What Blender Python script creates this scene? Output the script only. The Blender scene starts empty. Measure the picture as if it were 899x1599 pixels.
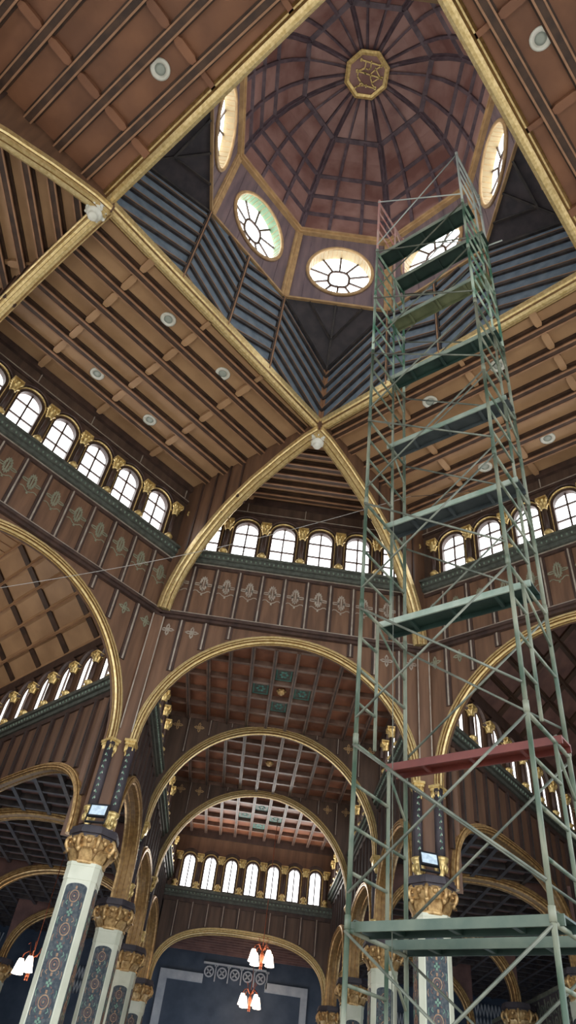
import bpy, math, random
from mathutils import Matrix, Vector
random.seed(7)
PI = math.pi
SC = bpy.context.scene
COL = SC.collection

# ------------------------------------------------------------------ materials
def mat(name, c1, c2=None, rough=.55, metal=0., scale=(3, 3, 3), contrast=(.35, .65), emit=None, es=0., bump=0., spec=.4, detail=5):
    m = bpy.data.materials.new(name); m.use_nodes = True
    nt = m.node_tree; b = nt.nodes['Principled BSDF']
    b.inputs['Roughness'].default_value = rough
    b.inputs['Metallic'].default_value = metal
    b.inputs['Specular IOR Level'].default_value = spec
    if c2 is None:
        b.inputs['Base Color'].default_value = (*c1, 1)
    else:
        tc = nt.nodes.new('ShaderNodeTexCoord'); mp = nt.nodes.new('ShaderNodeMapping')
        mp.inputs['Scale'].default_value = scale
        oi = nt.nodes.new('ShaderNodeObjectInfo')
        no = nt.nodes.new('ShaderNodeTexNoise'); no.inputs['Scale'].default_value = 1.; no.inputs['Detail'].default_value = detail
        no.noise_dimensions = '4D'
        rp = nt.nodes.new('ShaderNodeValToRGB')
        rp.color_ramp.elements[0].position = contrast[0]; rp.color_ramp.elements[0].color = (*c1, 1)
        rp.color_ramp.elements[1].position = contrast[1]; rp.color_ramp.elements[1].color = (*c2, 1)
        L = nt.links.new
        L(tc.outputs['Object'], mp.inputs['Vector']); L(mp.outputs['Vector'], no.inputs['Vector'])
        mu = nt.nodes.new('ShaderNodeMath'); mu.operation = 'MULTIPLY'; mu.inputs[1].default_value = 40
        L(oi.outputs['Random'], mu.inputs[0]); L(mu.outputs[0], no.inputs['W'])
        L(no.outputs['Fac'], rp.inputs['Fac']); L(rp.outputs['Color'], b.inputs['Base Color'])
        if bump:
            bp = nt.nodes.new('ShaderNodeBump'); bp.inputs['Strength'].default_value = bump; bp.inputs['Distance'].default_value = .02
            L(no.outputs['Fac'], bp.inputs['Height']); L(bp.outputs['Normal'], b.inputs['Normal'])
    if emit:
        b.inputs['Emission Color'].default_value = (*emit, 1); b.inputs['Emission Strength'].default_value = es
    return m

def s(r, g, b):                       # sRGB 0-255 -> linear
    f = lambda v: v / 12.92 if v <= .04045 else ((v + .055) / 1.055) ** 2.4
    return tuple(f(v / 255) for v in (r, g, b))

M = dict(
    panel=mat('wood_panel_red', s(98, 72, 56), s(124, 92, 71), scale=(7, 7, .8), rough=.5),
    panel_dark=mat('wood_panel_dark', s(74, 58, 49), s(98, 77, 64), scale=(7, 7, .8), rough=.5),
    batten=mat('batten_dark', s(58, 44, 40), s(82, 62, 54), scale=(5, 5, 2), rough=.5),
    beam=mat('beam_dark', s(60, 44, 36), s(84, 62, 48), scale=(4, 4, 4), rough=.5),
    lip=mat('batten_light', s(150, 112, 84), s(176, 134, 102), scale=(4, 4, 4), rough=.5),
    silver=mat('pale_bead', s(176, 166, 152), s(150, 134, 120), scale=(6, 6, 6), rough=.5),
    ceil_shaded=mat('ceiling_wood_shaded', s(126, 86, 64), s(150, 104, 76), scale=(1.3, 1.3, 1.3), rough=.5),  # ceil darkened for the south sectors: their dimmer light painted into the colour
    ceil=mat('ceiling_wood', s(164, 128, 94), s(188, 150, 112), scale=(1.3, 1.3, 1.3), rough=.5),
    nceil=mat('nave_ceiling_wood', s(112, 70, 52), s(148, 96, 70), scale=(2, 2, 2), rough=.5),
    teal=mat('teal_paint', s(72, 74, 68), s(94, 98, 90), scale=(9, 9, 9), rough=.5),
    nbeam=mat('nave_beam', s(92, 70, 60), s(124, 98, 84), scale=(4, 4, 4), rough=.42),
    ornament=mat('painted_ornament', s(122, 124, 104), s(146, 144, 122), scale=(6, 6, 6), rough=.5),
    coffer_teal=mat('coffer_teal', s(70, 120, 112), s(100, 150, 140), scale=(9, 9, 9), rough=.5),
    tealdot=mat('teal_bead', s(134, 150, 132), s(104, 122, 108), scale=(9, 9, 9), rough=.45),
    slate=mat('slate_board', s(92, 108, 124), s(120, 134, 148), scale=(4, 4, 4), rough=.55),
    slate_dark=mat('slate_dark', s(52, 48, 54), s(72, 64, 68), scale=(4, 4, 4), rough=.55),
    slate_edge=mat('slate_moulding', s(44, 41, 44), s(74, 66, 62), scale=(6, 6, 6), rough=.5),
    drum=mat('drum_board', s(100, 86, 92), s(128, 108, 110), scale=(5, 5, .6), rough=.55),
    tan=mat('tan_moulding', s(160, 128, 92), s(190, 156, 112), scale=(5, 5, 5), rough=.45),
    cream=mat('cream_boards', s(146, 126, 92), s(160, 140, 106), scale=(3, 3, 3), rough=.5),
    green_cream=mat('green_boards', s(92, 122, 90), s(126, 146, 118), scale=(3, 3, 3), rough=.5),
    dome=mat('dome_wood', s(124, 86, 79), s(164, 128, 120), scale=(1.1, 1.1, 1.1), rough=.5, contrast=(.38, .62)),
    dome_rib=mat('dome_rib', s(78, 66, 74), s(110, 94, 100), scale=(4, 4, 4), rough=.5),
    gold=mat('gilding', s(204, 174, 112), s(236, 212, 156), scale=(16, 16, 16), rough=.3, metal=.5, contrast=(.3, .62), bump=.12),
    goldline=mat('gilding_groove', s(116, 86, 50), s(150, 116, 70), scale=(12, 12, 12), rough=.4, metal=.4),
    goldb=mat('gilding_bright', s(188, 154, 88), s(232, 206, 142), scale=(14, 14, 14), rough=.32, metal=.5, contrast=(.3, .6), bump=.3),
    goldd=mat('gilding_brown', s(150, 112, 70), s(216, 180, 124), scale=(12, 12, 12), rough=.36, metal=.45, contrast=(.3, .62), bump=.25),
    stone=mat('column_cream', s(196, 198, 176), s(216, 216, 196), scale=(2, 2, 2), rough=.5),
    mosaic=mat('painted_ground', s(38, 50, 60), s(74, 80, 82), scale=(16, 16, 16), rough=.5, contrast=(.42, .6), detail=8),
    mos1=mat('painted_tan', s(138, 106, 80), s(170, 136, 106), scale=(20, 20, 20), rough=.5),
    mos2=mat('painted_green', s(88, 126, 106), s(124, 156, 134), scale=(20, 20, 20), rough=.5),
    mos3=mat('painted_rust', s(96, 62, 58), s(122, 84, 72), scale=(20, 20, 20), rough=.5),
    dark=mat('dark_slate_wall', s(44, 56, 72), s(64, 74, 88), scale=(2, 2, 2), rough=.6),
    darkwood=mat('aisle_wood', s(98, 72, 68), s(124, 92, 84), scale=(3, 3, 3), rough=.55),
    palewall=mat('pale_wall_strip', s(150, 154, 160), s(176, 178, 180), scale=(3, 3, 3), rough=.6),
    glass=mat('bright_pane', (.9, .95, 1.), emit=(1., 1., 1.), es=3.2, rough=.3),
    sidepane=mat('bright_side_pane', (.9, .95, 1.), emit=(1., .97, .93), es=2.4, rough=.3),
    ovalglass=mat('bright_oval_pane', (.9, .95, 1.), emit=(.95, 1., 1.), es=5., rough=.3),
    white=mat('white_plaster', s(220, 220, 206), s(240, 240, 230), scale=(5, 5, 5), rough=.5),
    lens=mat('lamp_lens', s(140, 144, 134), rough=.2, emit=s(180, 190, 176), es=.12),
    shade=mat('lit_glass_shade', (1., .85, .7), emit=(1., .80, .62), es=7., rough=.3),
    copper=mat('copper', s(170, 96, 66), s(140, 74, 50), scale=(8, 8, 8), rough=.3, metal=.6),
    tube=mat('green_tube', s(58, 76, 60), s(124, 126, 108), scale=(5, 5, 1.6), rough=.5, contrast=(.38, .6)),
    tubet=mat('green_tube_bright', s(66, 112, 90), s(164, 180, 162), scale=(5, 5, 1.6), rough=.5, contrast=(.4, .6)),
    tubew=mat('white_tube', s(206, 212, 206), s(176, 190, 186), scale=(5, 5, 2), rough=.45),
    tubepink=mat('pink_tube', s(206, 136, 130), s(216, 190, 180), scale=(5, 5, 2), rough=.45),
    brace=mat('grey_brace', s(76, 82, 72), s(120, 122, 108), scale=(4, 4, 4), rough=.4, metal=.2),
    plank=mat('green_plank', s(22, 40, 34), s(36, 56, 48), scale=(4, 4, 4), rough=.5),
    plankedge=mat('plank_edge', s(88, 98, 82), s(60, 76, 64), scale=(4, 4, 4), rough=.5),
    plankedgel=mat('plank_edge_light', s(150, 158, 144), s(112, 130, 116), scale=(4, 4, 4), rough=.5),
    plankg=mat('grey_plank', s(44, 50, 52), s(64, 70, 70), scale=(4, 4, 4), rough=.5),
    plankol=mat('olive_plank', s(78, 84, 58), s(104, 108, 78), scale=(4, 4, 4), rough=.5),
    plankred=mat('red_plank', s(84, 34, 28), s(106, 48, 38), scale=(4, 4, 4), rough=.5),
    black=mat('black_metal', s(38, 40, 44), rough=.4),
    ledlens=mat('floodlight_glass', s(150, 170, 186), s(206, 220, 230), scale=(14, 14, 14), rough=.12, emit=s(190, 210, 225), es=.35),
    wire=mat('pale_wire', s(176, 172, 166), rough=.5),
    floor=mat('stone_floor', s(176, 168, 156), s(200, 192, 180), scale=(1, 1, 1), rough=.3),
)

# ------------------------------------------------------------------ mesh builder
class MB:
    def __init__(self): self.v = []; self.f = []; self.m = []; self.sm = []
    def add(self, vs, fs, mi=0, smooth=False):
        o = len(self.v); self.v += [tuple(p) for p in vs]
        for f in fs: self.f.append([i + o for i in f]); self.m.append(mi); self.sm.append(smooth)
        return self
    def box(self, x0, x1, y0, y1, z0, z1, mi=0):
        v = [(x, y, z) for z in (z0, z1) for y in (y0, y1) for x in (x0, x1)]
        return self.add(v, [(0, 2, 3, 1), (4, 5, 7, 6), (0, 1, 5, 4), (2, 6, 7, 3), (0, 4, 6, 2), (1, 3, 7, 5)], mi)
    def bar(self, p, q, w, h=None, up=(0, 0, 1), mi=0):
        p = Vector(p); q = Vector(q); d = (q - p).normalized(); u = Vector(up)
        if abs(d.dot(u)) > .99: u = Vector((0, 1, 0)) if abs(d.y) < .9 else Vector((1, 0, 0))
        a = d.cross(u).normalized(); b = a.cross(d).normalized(); h = h or w
        vs = [c + a * sa * w / 2 + b * sb * h / 2 for c in (p, q) for sa, sb in ((-1, -1), (1, -1), (1, 1), (-1, 1))]
        return self.add(vs, [(3, 2, 1, 0), (4, 5, 6, 7), (0, 1, 5, 4), (1, 2, 6, 5), (2, 3, 7, 6), (3, 0, 4, 7)], mi)
    def prism(self, poly, y0, y1, mi=0):          # poly in (x, z), extruded along y
        n = len(poly)
        a = sum(poly[i][0] * poly[(i + 1) % n][1] - poly[(i + 1) % n][0] * poly[i][1] for i in range(n))
        if a < 0: poly = poly[::-1]
        vs = [(x, y0, z) for x, z in poly] + [(x, y1, z) for x, z in poly]
        fs = [list(range(n)), list(range(2 * n - 1, n - 1, -1))] + [((i + 1) % n, i, n + i, n + (i + 1) % n) for i in range(n)]
        return self.add(vs, fs, mi)
    def slab(self, poly, z0, z1, mi=0):           # poly in (x, y), extruded along z
        n = len(poly)
        a = sum(poly[i][0] * poly[(i + 1) % n][1] - poly[(i + 1) % n][0] * poly[i][1] for i in range(n))
        if a < 0: poly = poly[::-1]
        vs = [(x, y, z0) for x, y in poly] + [(x, y, z1) for x, y in poly]
        fs = [list(range(n - 1, -1, -1)), list(range(n, 2 * n))] + [(i, (i + 1) % n, n + (i + 1) % n, n + i) for i in range(n)]
        return self.add(vs, fs, mi)
    def tube(self, pts, r, seg=6, mi=0, closed=False):
        pts = [Vector(p) for p in pts]; n = len(pts); rs = r if isinstance(r, (list, tuple)) else [r] * n
        vs = []; up = None
        for i, p in enumerate(pts):
            if closed: t = pts[(i + 1) % n] - pts[i - 1]
            else: t = pts[min(i + 1, n - 1)] - pts[max(i - 1, 0)]
            t.normalize()
            if up is None: up = t.orthogonal().normalized()
            up = (up - t * up.dot(t)); up = up.normalized() if up.length > 1e-6 else t.orthogonal().normalized()
            w = t.cross(up)
            vs += [p + (up * math.cos(2 * PI * k / seg) + w * math.sin(2 * PI * k / seg)) * rs[i] for k in range(seg)]
        fs = []
        for i in range(n if closed else n - 1):
            j = (i + 1) % n
            fs += [(i * seg + k, i * seg + (k + 1) % seg, j * seg + (k + 1) % seg, j * seg + k) for k in range(seg)]
        if not closed: fs += [list(range(seg - 1, -1, -1)), [(n - 1) * seg + k for k in range(seg)]]
        return self.add(vs, fs, mi, True)
    def lathe(self, prof, seg=16, c=(0, 0, 0), mi=0, a0=0., smooth=True):   # prof (r, z)
        vs = [(c[0] + r * math.cos(a0 + 2 * PI * k / seg), c[1] + r * math.sin(a0 + 2 * PI * k / seg), c[2] + z) for r, z in prof for k in range(seg)]
        fs = [(i * seg + k, i * seg + (k + 1) % seg, (i + 1) * seg + (k + 1) % seg, (i + 1) * seg + k) for i in range(len(prof) - 1) for k in range(seg)]
        fs += [list(range(seg - 1, -1, -1)), [(len(prof) - 1) * seg + k for k in range(seg)]]
        return self.add(vs, fs, mi, smooth)
    def sweep(self, path, prof, lat, mi=0, smooth=False, groove=()):   # path: list (point, normal); prof: (lateral, along normal) closed
        lat = Vector(lat); n = len(prof); vs = []
        for p, nn in path:
            p = Vector(p); nn = Vector(nn)
            vs += [p + lat * a + nn * b for a, b in prof]
        fs = [(i * n + k, i * n + (k + 1) % n, (i + 1) * n + (k + 1) % n, (i + 1) * n + k) for i in range(len(path) - 1) for k in range(n)]
        o = len(self.f)
        fs += [list(range(n - 1, -1, -1)), [(len(path) - 1) * n + k for k in range(n)]]
        self.add(vs, fs, mi, smooth)
        for i in range(len(path) - 1):
            for k in groove: self.m[o + i * n + k] = 1
        return self
    def ribbon(self, pts, w, y=0., t=.012, mi=0, closed=False):   # flat stroke in the xz plane
        n = len(pts); vs = []
        for i in range(n):
            a = pts[i - 1] if (closed or i) else pts[i]; b = pts[(i + 1) % n] if (closed or i < n - 1) else pts[i]
            dx, dz = b[0] - a[0], b[1] - a[1]; l = math.hypot(dx, dz) or 1; nx, nz = -dz / l * w / 2, dx / l * w / 2
            x, z = pts[i]
            vs += [(x + nx, y, z + nz), (x - nx, y, z - nz), (x - nx, y - t, z - nz), (x + nx, y - t, z + nz)]
        fs = []
        for i in range(n if closed else n - 1):
            j = (i + 1) % n
            fs += [(i * 4 + k, i * 4 + (k + 1) % 4, j * 4 + (k + 1) % 4, j * 4 + k) for k in range(4)]
        if not closed: fs += [(3, 2, 1, 0), ((n - 1) * 4, (n - 1) * 4 + 1, (n - 1) * 4 + 2, (n - 1) * 4 + 3)]
        return self.add(vs, fs, mi)
    def blob(self, c, rx, ry, rz, mi=0, seg=8, rings=5, rot=None):
        vs = []
        for i in range(rings + 1):
            t = PI * i / rings
            for k in range(seg):
                p = Vector((rx * math.sin(t) * math.cos(2 * PI * k / seg), ry * math.sin(t) * math.sin(2 * PI * k / seg), -rz * math.cos(t)))
                if rot: p = rot @ p
                vs.append(Vector(c) + p)
        fs = [(i * seg + k, i * seg + (k + 1) % seg, (i + 1) * seg + (k + 1) % seg, (i + 1) * seg + k) for i in range(rings) for k in range(seg)]
        return self.add(vs, fs, mi, True)
    def mesh(self, name, mats):
        me = bpy.data.meshes.new(name); me.from_pydata(self.v, [], self.f)
        for m in (mats if isinstance(mats, (list, tuple)) else [mats]): me.materials.append(M[m])
        me.polygons.foreach_set('material_index', self.m); me.polygons.foreach_set('use_smooth', self.sm)
        me.update(); return me

def link(o, parent=None, mx=None):
    COL.objects.link(o)
    if parent is not None: o.parent = parent
    if mx is not None: o.matrix_basis = mx
    return o
def obj(name, mb, mats, parent=None, mx=None):
    me = mb.mesh(name, mats) if isinstance(mb, MB) else mb
    return link(bpy.data.objects.new(name, me), parent, mx)
def struct(name, mb, mats, mx=None, label=None):
    o = obj(name, mb, mats, None, mx); o['kind'] = 'structure'
    if label: o['label'] = label
    return o
def tag(o, label, cat, group=None):
    o['label'] = label; o['category'] = cat; o['kind'] = 'thing'
    if group: o['group'] = group
    return o
def empty(name, mx, label, cat, group=None):
    o = bpy.data.objects.new(name, None); o.empty_display_size = .2
    return tag(link(o, None, mx), label, cat, group)
def copy_tree(root, mx, label, group=None, cat=None):
    r = root.copy(); COL.objects.link(r); r.matrix_basis = mx; r['label'] = label
    if group: r['group'] = group
    if cat: r['category'] = cat
    for ch in list(root.children):
        c = ch.copy(); COL.objects.link(c); c.parent = r
        for g in list(ch.children):
            d = g.copy(); COL.objects.link(d); d.parent = c
    return r
def frame(o, u):
    u = Vector((u[0], u[1], 0)).normalized(); n = Vector((0, 0, 1)).cross(u)
    return Matrix(((u.x, n.x, 0, o[0]), (u.y, n.y, 0, o[1]), (0, 0, 1, o[2] if len(o) > 2 else 0), (0, 0, 0, 1)))
def T(x, y, z): return Matrix.Translation((x, y, z))
def RZ(a): return Matrix.Rotation(a, 4, 'Z')
ORD = ['first', 'second', 'third', 'fourth', 'fifth', 'sixth', 'seventh', 'eighth', 'ninth', 'tenth', 'eleventh', 'twelfth', 'thirteenth', 'fourteenth']

# ------------------------------------------------------------------ camera (survey of the photograph)
F_PX = 1095.38
CAMP = Vector((-.3194, -6.3997, 1.6)); yaw, pit, rol = -.0131, .7615, .15
fw = Vector((math.sin(yaw) * math.cos(pit), math.cos(yaw) * math.cos(pit), math.sin(pit)))
r0 = Vector((math.cos(yaw), -math.sin(yaw), 0)); u0 = r0.cross(fw)
rt = r0 * math.cos(rol) + u0 * math.sin(rol); up = -r0 * math.sin(rol) + u0 * math.cos(rol)
cd = bpy.data.cameras.new('camera'); cam = bpy.data.objects.new('camera', cd); COL.objects.link(cam)
cam.matrix_world = Matrix(((rt.x, up.x, -fw.x, CAMP.x), (rt.y, up.y, -fw.y, CAMP.y), (rt.z, up.z, -fw.z, CAMP.z), (0, 0, 0, 1)))
cd.sensor_fit = 'VERTICAL'; cd.sensor_height = 24; cd.lens = F_PX / 1599 * 24; cd.clip_end = 200; cd.clip_start = .05
SC.camera = cam
def in_view(p, m=25):
    d = Vector(p) - CAMP; z = d.dot(fw)
    if z <= .1: return False
    x = 449.5 + F_PX * d.dot(rt) / z; y = 799.5 - F_PX * d.dot(up) / z
    return -m < x < 899 + m and -m < y < 1599 + m

# ------------------------------------------------------------------ plan
wA, R8, RT, wT = 3.244, 8.0, 8.41, 3.165
ZC = 15.65                         # flat ceiling
SQ = 4.967                         # half diagonal of the lantern square
C = {'nw_n': (-wA, R8), 'nw_w': (-RT, wT), 'ne_n': (wA, R8), 'ne_e': (RT, wT), 'sw_w': (-RT, -wT), 'sw_s': (-wA, -R8), 'se_s': (wA, -R8), 'se_e': (RT, -wT)}
def V2(a): return Vector((a[0], a[1], 0))
SIDES = [('north', 'nw_n', 'ne_n'), ('northeast', 'ne_n', 'ne_e'), ('east', 'ne_e', 'se_e'), ('southeast', 'se_e', 'se_s'),
         ('south', 'se_s', 'sw_s'), ('southwest', 'sw_s', 'sw_w'), ('west', 'sw_w', 'nw_w'), ('northwest', 'nw_w', 'nw_n')]
WALLNAME = {'north': 'far wall over the nave arch', 'northwest': 'diagonal wall beside the twin corner columns', 'northeast': 'diagonal wall behind the scaffold'}
BANK = {'north': 'far wall above the nave arch', 'northwest': 'diagonal wall facing the scaffold', 'northeast': 'diagonal wall behind the scaffold'}
winno = [0]

def arc(cx, cz, rx, rz, n, a0=PI, a1=0., p=2.):
    out = []
    for i in range(n + 1):
        a = a0 + (a1 - a0) * i / n; c_, s_ = math.cos(a), math.sin(a)
        out.append((cx + rx * math.copysign(abs(c_) ** (2 / p), c_), cz + rz * math.copysign(abs(s_) ** (2 / p), s_)))
    return out
def arch_path(pts):                 # (x,z) polyline -> [(point, outward normal)]
    out = []
    for i, (x, z) in enumerate(pts):
        a = pts[max(i - 1, 0)]; b = pts[min(i + 1, len(pts) - 1)]
        dx, dz = b[0] - a[0], b[1] - a[1]; l = math.hypot(dx, dz)
        out.append(((x, 0, z), (-dz / l, 0, dx / l)))
    return out
def band_profile(w, y0, y1):        # stepped moulding: lateral = y, normal = radial
    d = y1 - y0 - .06
    return [(y0 + .06, 0), (y0 + .06 + d * .25, -.012), (y0 + .06 + d * .3, .012), (y0 + .06 + d * .6, .012), (y0 + .06 + d * .65, -.012), (y0 + .06 + d * .85, -.012), (y1, 0), (y1, w * .25), (.0, w), (y0 + .05, w), (y0 + .05, w * .86), (y0 + .02, w * .84), (y0, w * .7), (y0, w * .58), (y0 + .03, w * .54), (y0 + .01, w * .46), (y0 + .01, w * .3), (y0 + .05, w * .26), (y0 + .03, w * .14)]
BG = (0, 2, 4, 10, 13, 16)

# ------------------------------------------------------------------ shared meshes
def window_meshes(hw, h, spring, cols, rows, gold_w=.03, pd=.15):
    """window local origin: bottom centre of the opening on the inner wall face; y outward."""
    ol = [(-hw, 0)] + arc(0, spring, hw, h - spring, 12) + [(hw, 0)]
    fr = MB(); pth = arch_path(ol); fr.sweep(pth, [(.02, -.05), (.2, -.05), (.2, .0), (.02, .0)], (0, 1, 0)); fr.box(-hw, hw, .0, .2, 0, .05)
    pane = MB(); pane.prism([(x * .97, z * .985 + .01) for x, z in ol], pd, pd + .02)
    mu = MB()
    for k in range(1, cols): x = -hw + 2 * hw * k / cols; zt = spring + (h - spring) * math.sqrt(max(0, 1 - (x / hw) ** 2)); mu.box(x - .02, x + .02, pd - .04, pd + .01, 0, zt)
    for k in range(1, rows):
        z = h * (k / rows if rows != 3 else (.34, .69)[k - 1]); mu.box(-hw, hw, pd - .04, pd + .01, z - .018, z + .018)
    ed = MB()
    if gold_w: ed.sweep(pth, [(-.05, .015), (.02, .015), (.02, .015 + gold_w), (-.05, .015 + gold_w)], (0, 1, 0))
    hood = MB(); ap = arch_path(arc(0, spring, hw, h - spring, 14))
    hood.sweep(ap, [(-.1, .06), (.02, .06), (.02, .15), (-.1, .15)], (0, 1, 0))
    return dict(frame=fr.mesh('window_frame', 'batten'), pane=pane, muntin=mu.mesh('muntin', 'batten'), edging=ed.mesh('gilded_edging', 'goldb') if gold_w else None, hood=hood.mesh('hood_moulding', 'batten'))
def add_window(mx, wm, pane_me):
    winno[0] += 1
    o = link(bpy.data.objects.new('window_%d' % winno[0], wm['frame']), None, mx); o['kind'] = 'structure'
    for n in ('muntin', 'edging', 'hood'):
        if wm[n]: obj({'muntin': 'muntin', 'edging': 'gilded_edging', 'hood': 'hood_moulding'}[n], wm[n], None, o)
    obj('pane', pane_me, None, o); return o

def leafy(mb, c, r, h, n, flare, mi=0, row=2, a0=0.):
    """acanthus-like leaves round a bell standing on c, radius r, height h."""
    for q in range(row):
        z0 = h * .42 * q
        for k in range(n):
            a = a0 + 2 * PI * (k + .5 * q) / n
            d = Vector((math.cos(a), math.sin(a), 0)); t = Vector((-d.y, d.x, 0)); w = r * 1.9 * math.sin(PI / n)
            prof = [(r, z0, 1), (r * 1.06 + flare * .15, z0 + h * .2, 1.05), (r + flare * .42, z0 + h * .38, .9), (r + flare * .8, z0 + h * .47, .62), (r + flare * .88, z0 + h * .40, .3)]
            vs = []
            for rr, z, ww in prof:
                for sg in (-1, 0, 1): vs.append(Vector(c) + d * (rr + (.0 if sg else flare * .1)) + t * sg * w / 2 * ww + Vector((0, 0, z)))
            nn = len(vs)
            vs += [v - d * .03 for v in vs]
            fs = []
            for i in range(len(prof) - 1):
                for j in range(2):
                    a_ = i * 3 + j; fs.append((a_, a_ + 1, a_ + 4, a_ + 3)); fs.append((nn + a_ + 3, nn + a_ + 4, nn + a_ + 1, nn + a_))
            mb.add(vs, fs, mi, True)
def volute(mb, c, d, r, w, mi=0, turns=1.4):
    d = Vector((d[0], d[1], 0)).normalized(); pts = []; rs = []
    for i in range(22):
        t = i / 21; a = PI * .9 - t * turns * 2 * PI; rr = r * (1 - .8 * t)
        pts.append(Vector(c) + d * (rr * math.cos(a)) + Vector((0, 0, rr * math.sin(a)))); rs.append(w * (1 - .45 * t))
    mb.tube(pts, rs, 7, mi)

def colonette_meshes(h, r, basew, caph, capw, baseh=.28):
    b = MB(); b.lathe([(basew, 0), (basew, .05), (basew * .6, .08), (basew * .66, .13), (basew * .95, .17), (basew * .9, .2), (basew * .55, .23), (r, baseh)], 12)
    sh = MB(); sh.lathe([(r, baseh - .01), (r * 1.04, h * .45), (r * .92, h - caph + .02)], 10)
    cp = MB(); cp.lathe([(r, h - caph), (r * 1.5, h - caph + .03), (r * 1.1, h - caph + .06), (capw * .62, h - caph * .4), (capw * .8, h - .06)], 12)
    leafy(cp, (0, 0, h - caph + .03), r * 1.15, caph * .8, 7, capw - r, 0, 2)
    for k in range(4):
        a = PI / 4 + k * PI / 2; d = (math.cos(a), math.sin(a)); volute(cp, (d[0] * capw * .85, d[1] * capw * .85, h - caph * .28), d, caph * .2, caph * .075)
    cp.box(-capw * .9, capw * .9, -capw * .9, capw * .9, h - .035, h)
    return b.mesh('base', 'goldb'), sh.mesh('shaft', 'batten'), cp.mesh('capital', 'goldb')
colproto = {}
def add_colonette(key, meshes, mx, label, group):
    p = mx.translation
    if not in_view((p.x, p.y, p.z + .6)): return None
    if key not in colproto:
        o = empty('window_colonette', mx, label, 'colonette', group)
        for n, me in zip(('base', 'shaft', 'capital'), meshes): obj(n, me, None, o)
        colproto[key] = o; return o
    return copy_tree(colproto[key], mx, label, group)

WIN_A = window_meshes(.36, 1.32, .96, 2, 3, .014); PANE_A = WIN_A['pane'].mesh('pane', 'glass')
WIN_S = window_meshes(.3, 1.15, .85, 2, 1, 0, pd=.03); PANE_S = WIN_S['pane'].mesh('pane', 'sidepane')
WIN_E = window_meshes(.245, 1.2, .955, 2, 1, .025); PANE_E = WIN_E['pane'].mesh('pane', 'glass')
CLN_A = colonette_meshes(1.30, .06, .125, .36, .15)
CLN_S = colonette_meshes(1.0, .062, .12, .27, .14, .24)
CLN_E = colonette_meshes(1.2, .06, .115, .27, .145, .26)

def plume(mb, x, z, y, k=1., mi=0):
    o = []
    for i in range(28):
        a = 2 * PI * i / 28; rr = 1 + (.22 if i % 2 else -.06)
        o.append((x + .062 * k * rr * math.cos(a), z + .165 * k * rr * math.sin(a) + .02))
    mb.ribbon(o, .044 * k, y, mi=mi, closed=True)
    mb.ribbon([(x, z - .15 * k), (x, z + .17 * k)], .03 * k, y, mi=mi)
    for sg in (-1, 1):
        mb.ribbon([(x + sg * (.05 + .085 * k * (1 - math.cos(a))), z - .01 + .028 * k * math.sin(a)) for a in [2 * PI * i / 12 for i in range(12)]], .026, y, mi=mi, closed=True)
        mb.ribbon([(x, z - .26 * k), (x + sg * .06 * k, z - .235 * k), (x + sg * .11 * k, z - .19 * k), (x + sg * .16 * k, z - .185 * k), (x + sg * .2 * k, z - .21 * k)], .02, y, mi=mi)
    mb.ribbon([(x - .022, z - .29 * k), (x + .022, z - .29 * k)], .044, y, mi=mi)
def crosslet(mb, x, z, y, k=1., mi=0):
    for q in range(4):
        a = q * PI / 2; dx, dz = math.cos(a), math.sin(a)
        pts = []
        for i in range(12):
            t = 2 * PI * i / 12; l = .095 * k * (1 - math.cos(t)) * .5 + .03; w_ = .03 * k * math.sin(t)
            pts.append((x + dx * l - dz * w_, z + dz * l + dx * w_))
        mb.ribbon(pts, .028 * k, y, mi=mi, closed=True)
        mb.ribbon([(x + dx * .13 * k, z + dz * .13 * k), (x + dx * .155 * k, z + dz * .155 * k)], .03 * k, y, mi=mi)
        b = a + PI / 4; mb.ribbon([(x, z), (x + math.cos(b) * .06 * k, z + math.sin(b) * .06 * k)], .02 * k, y, mi=mi)

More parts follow.
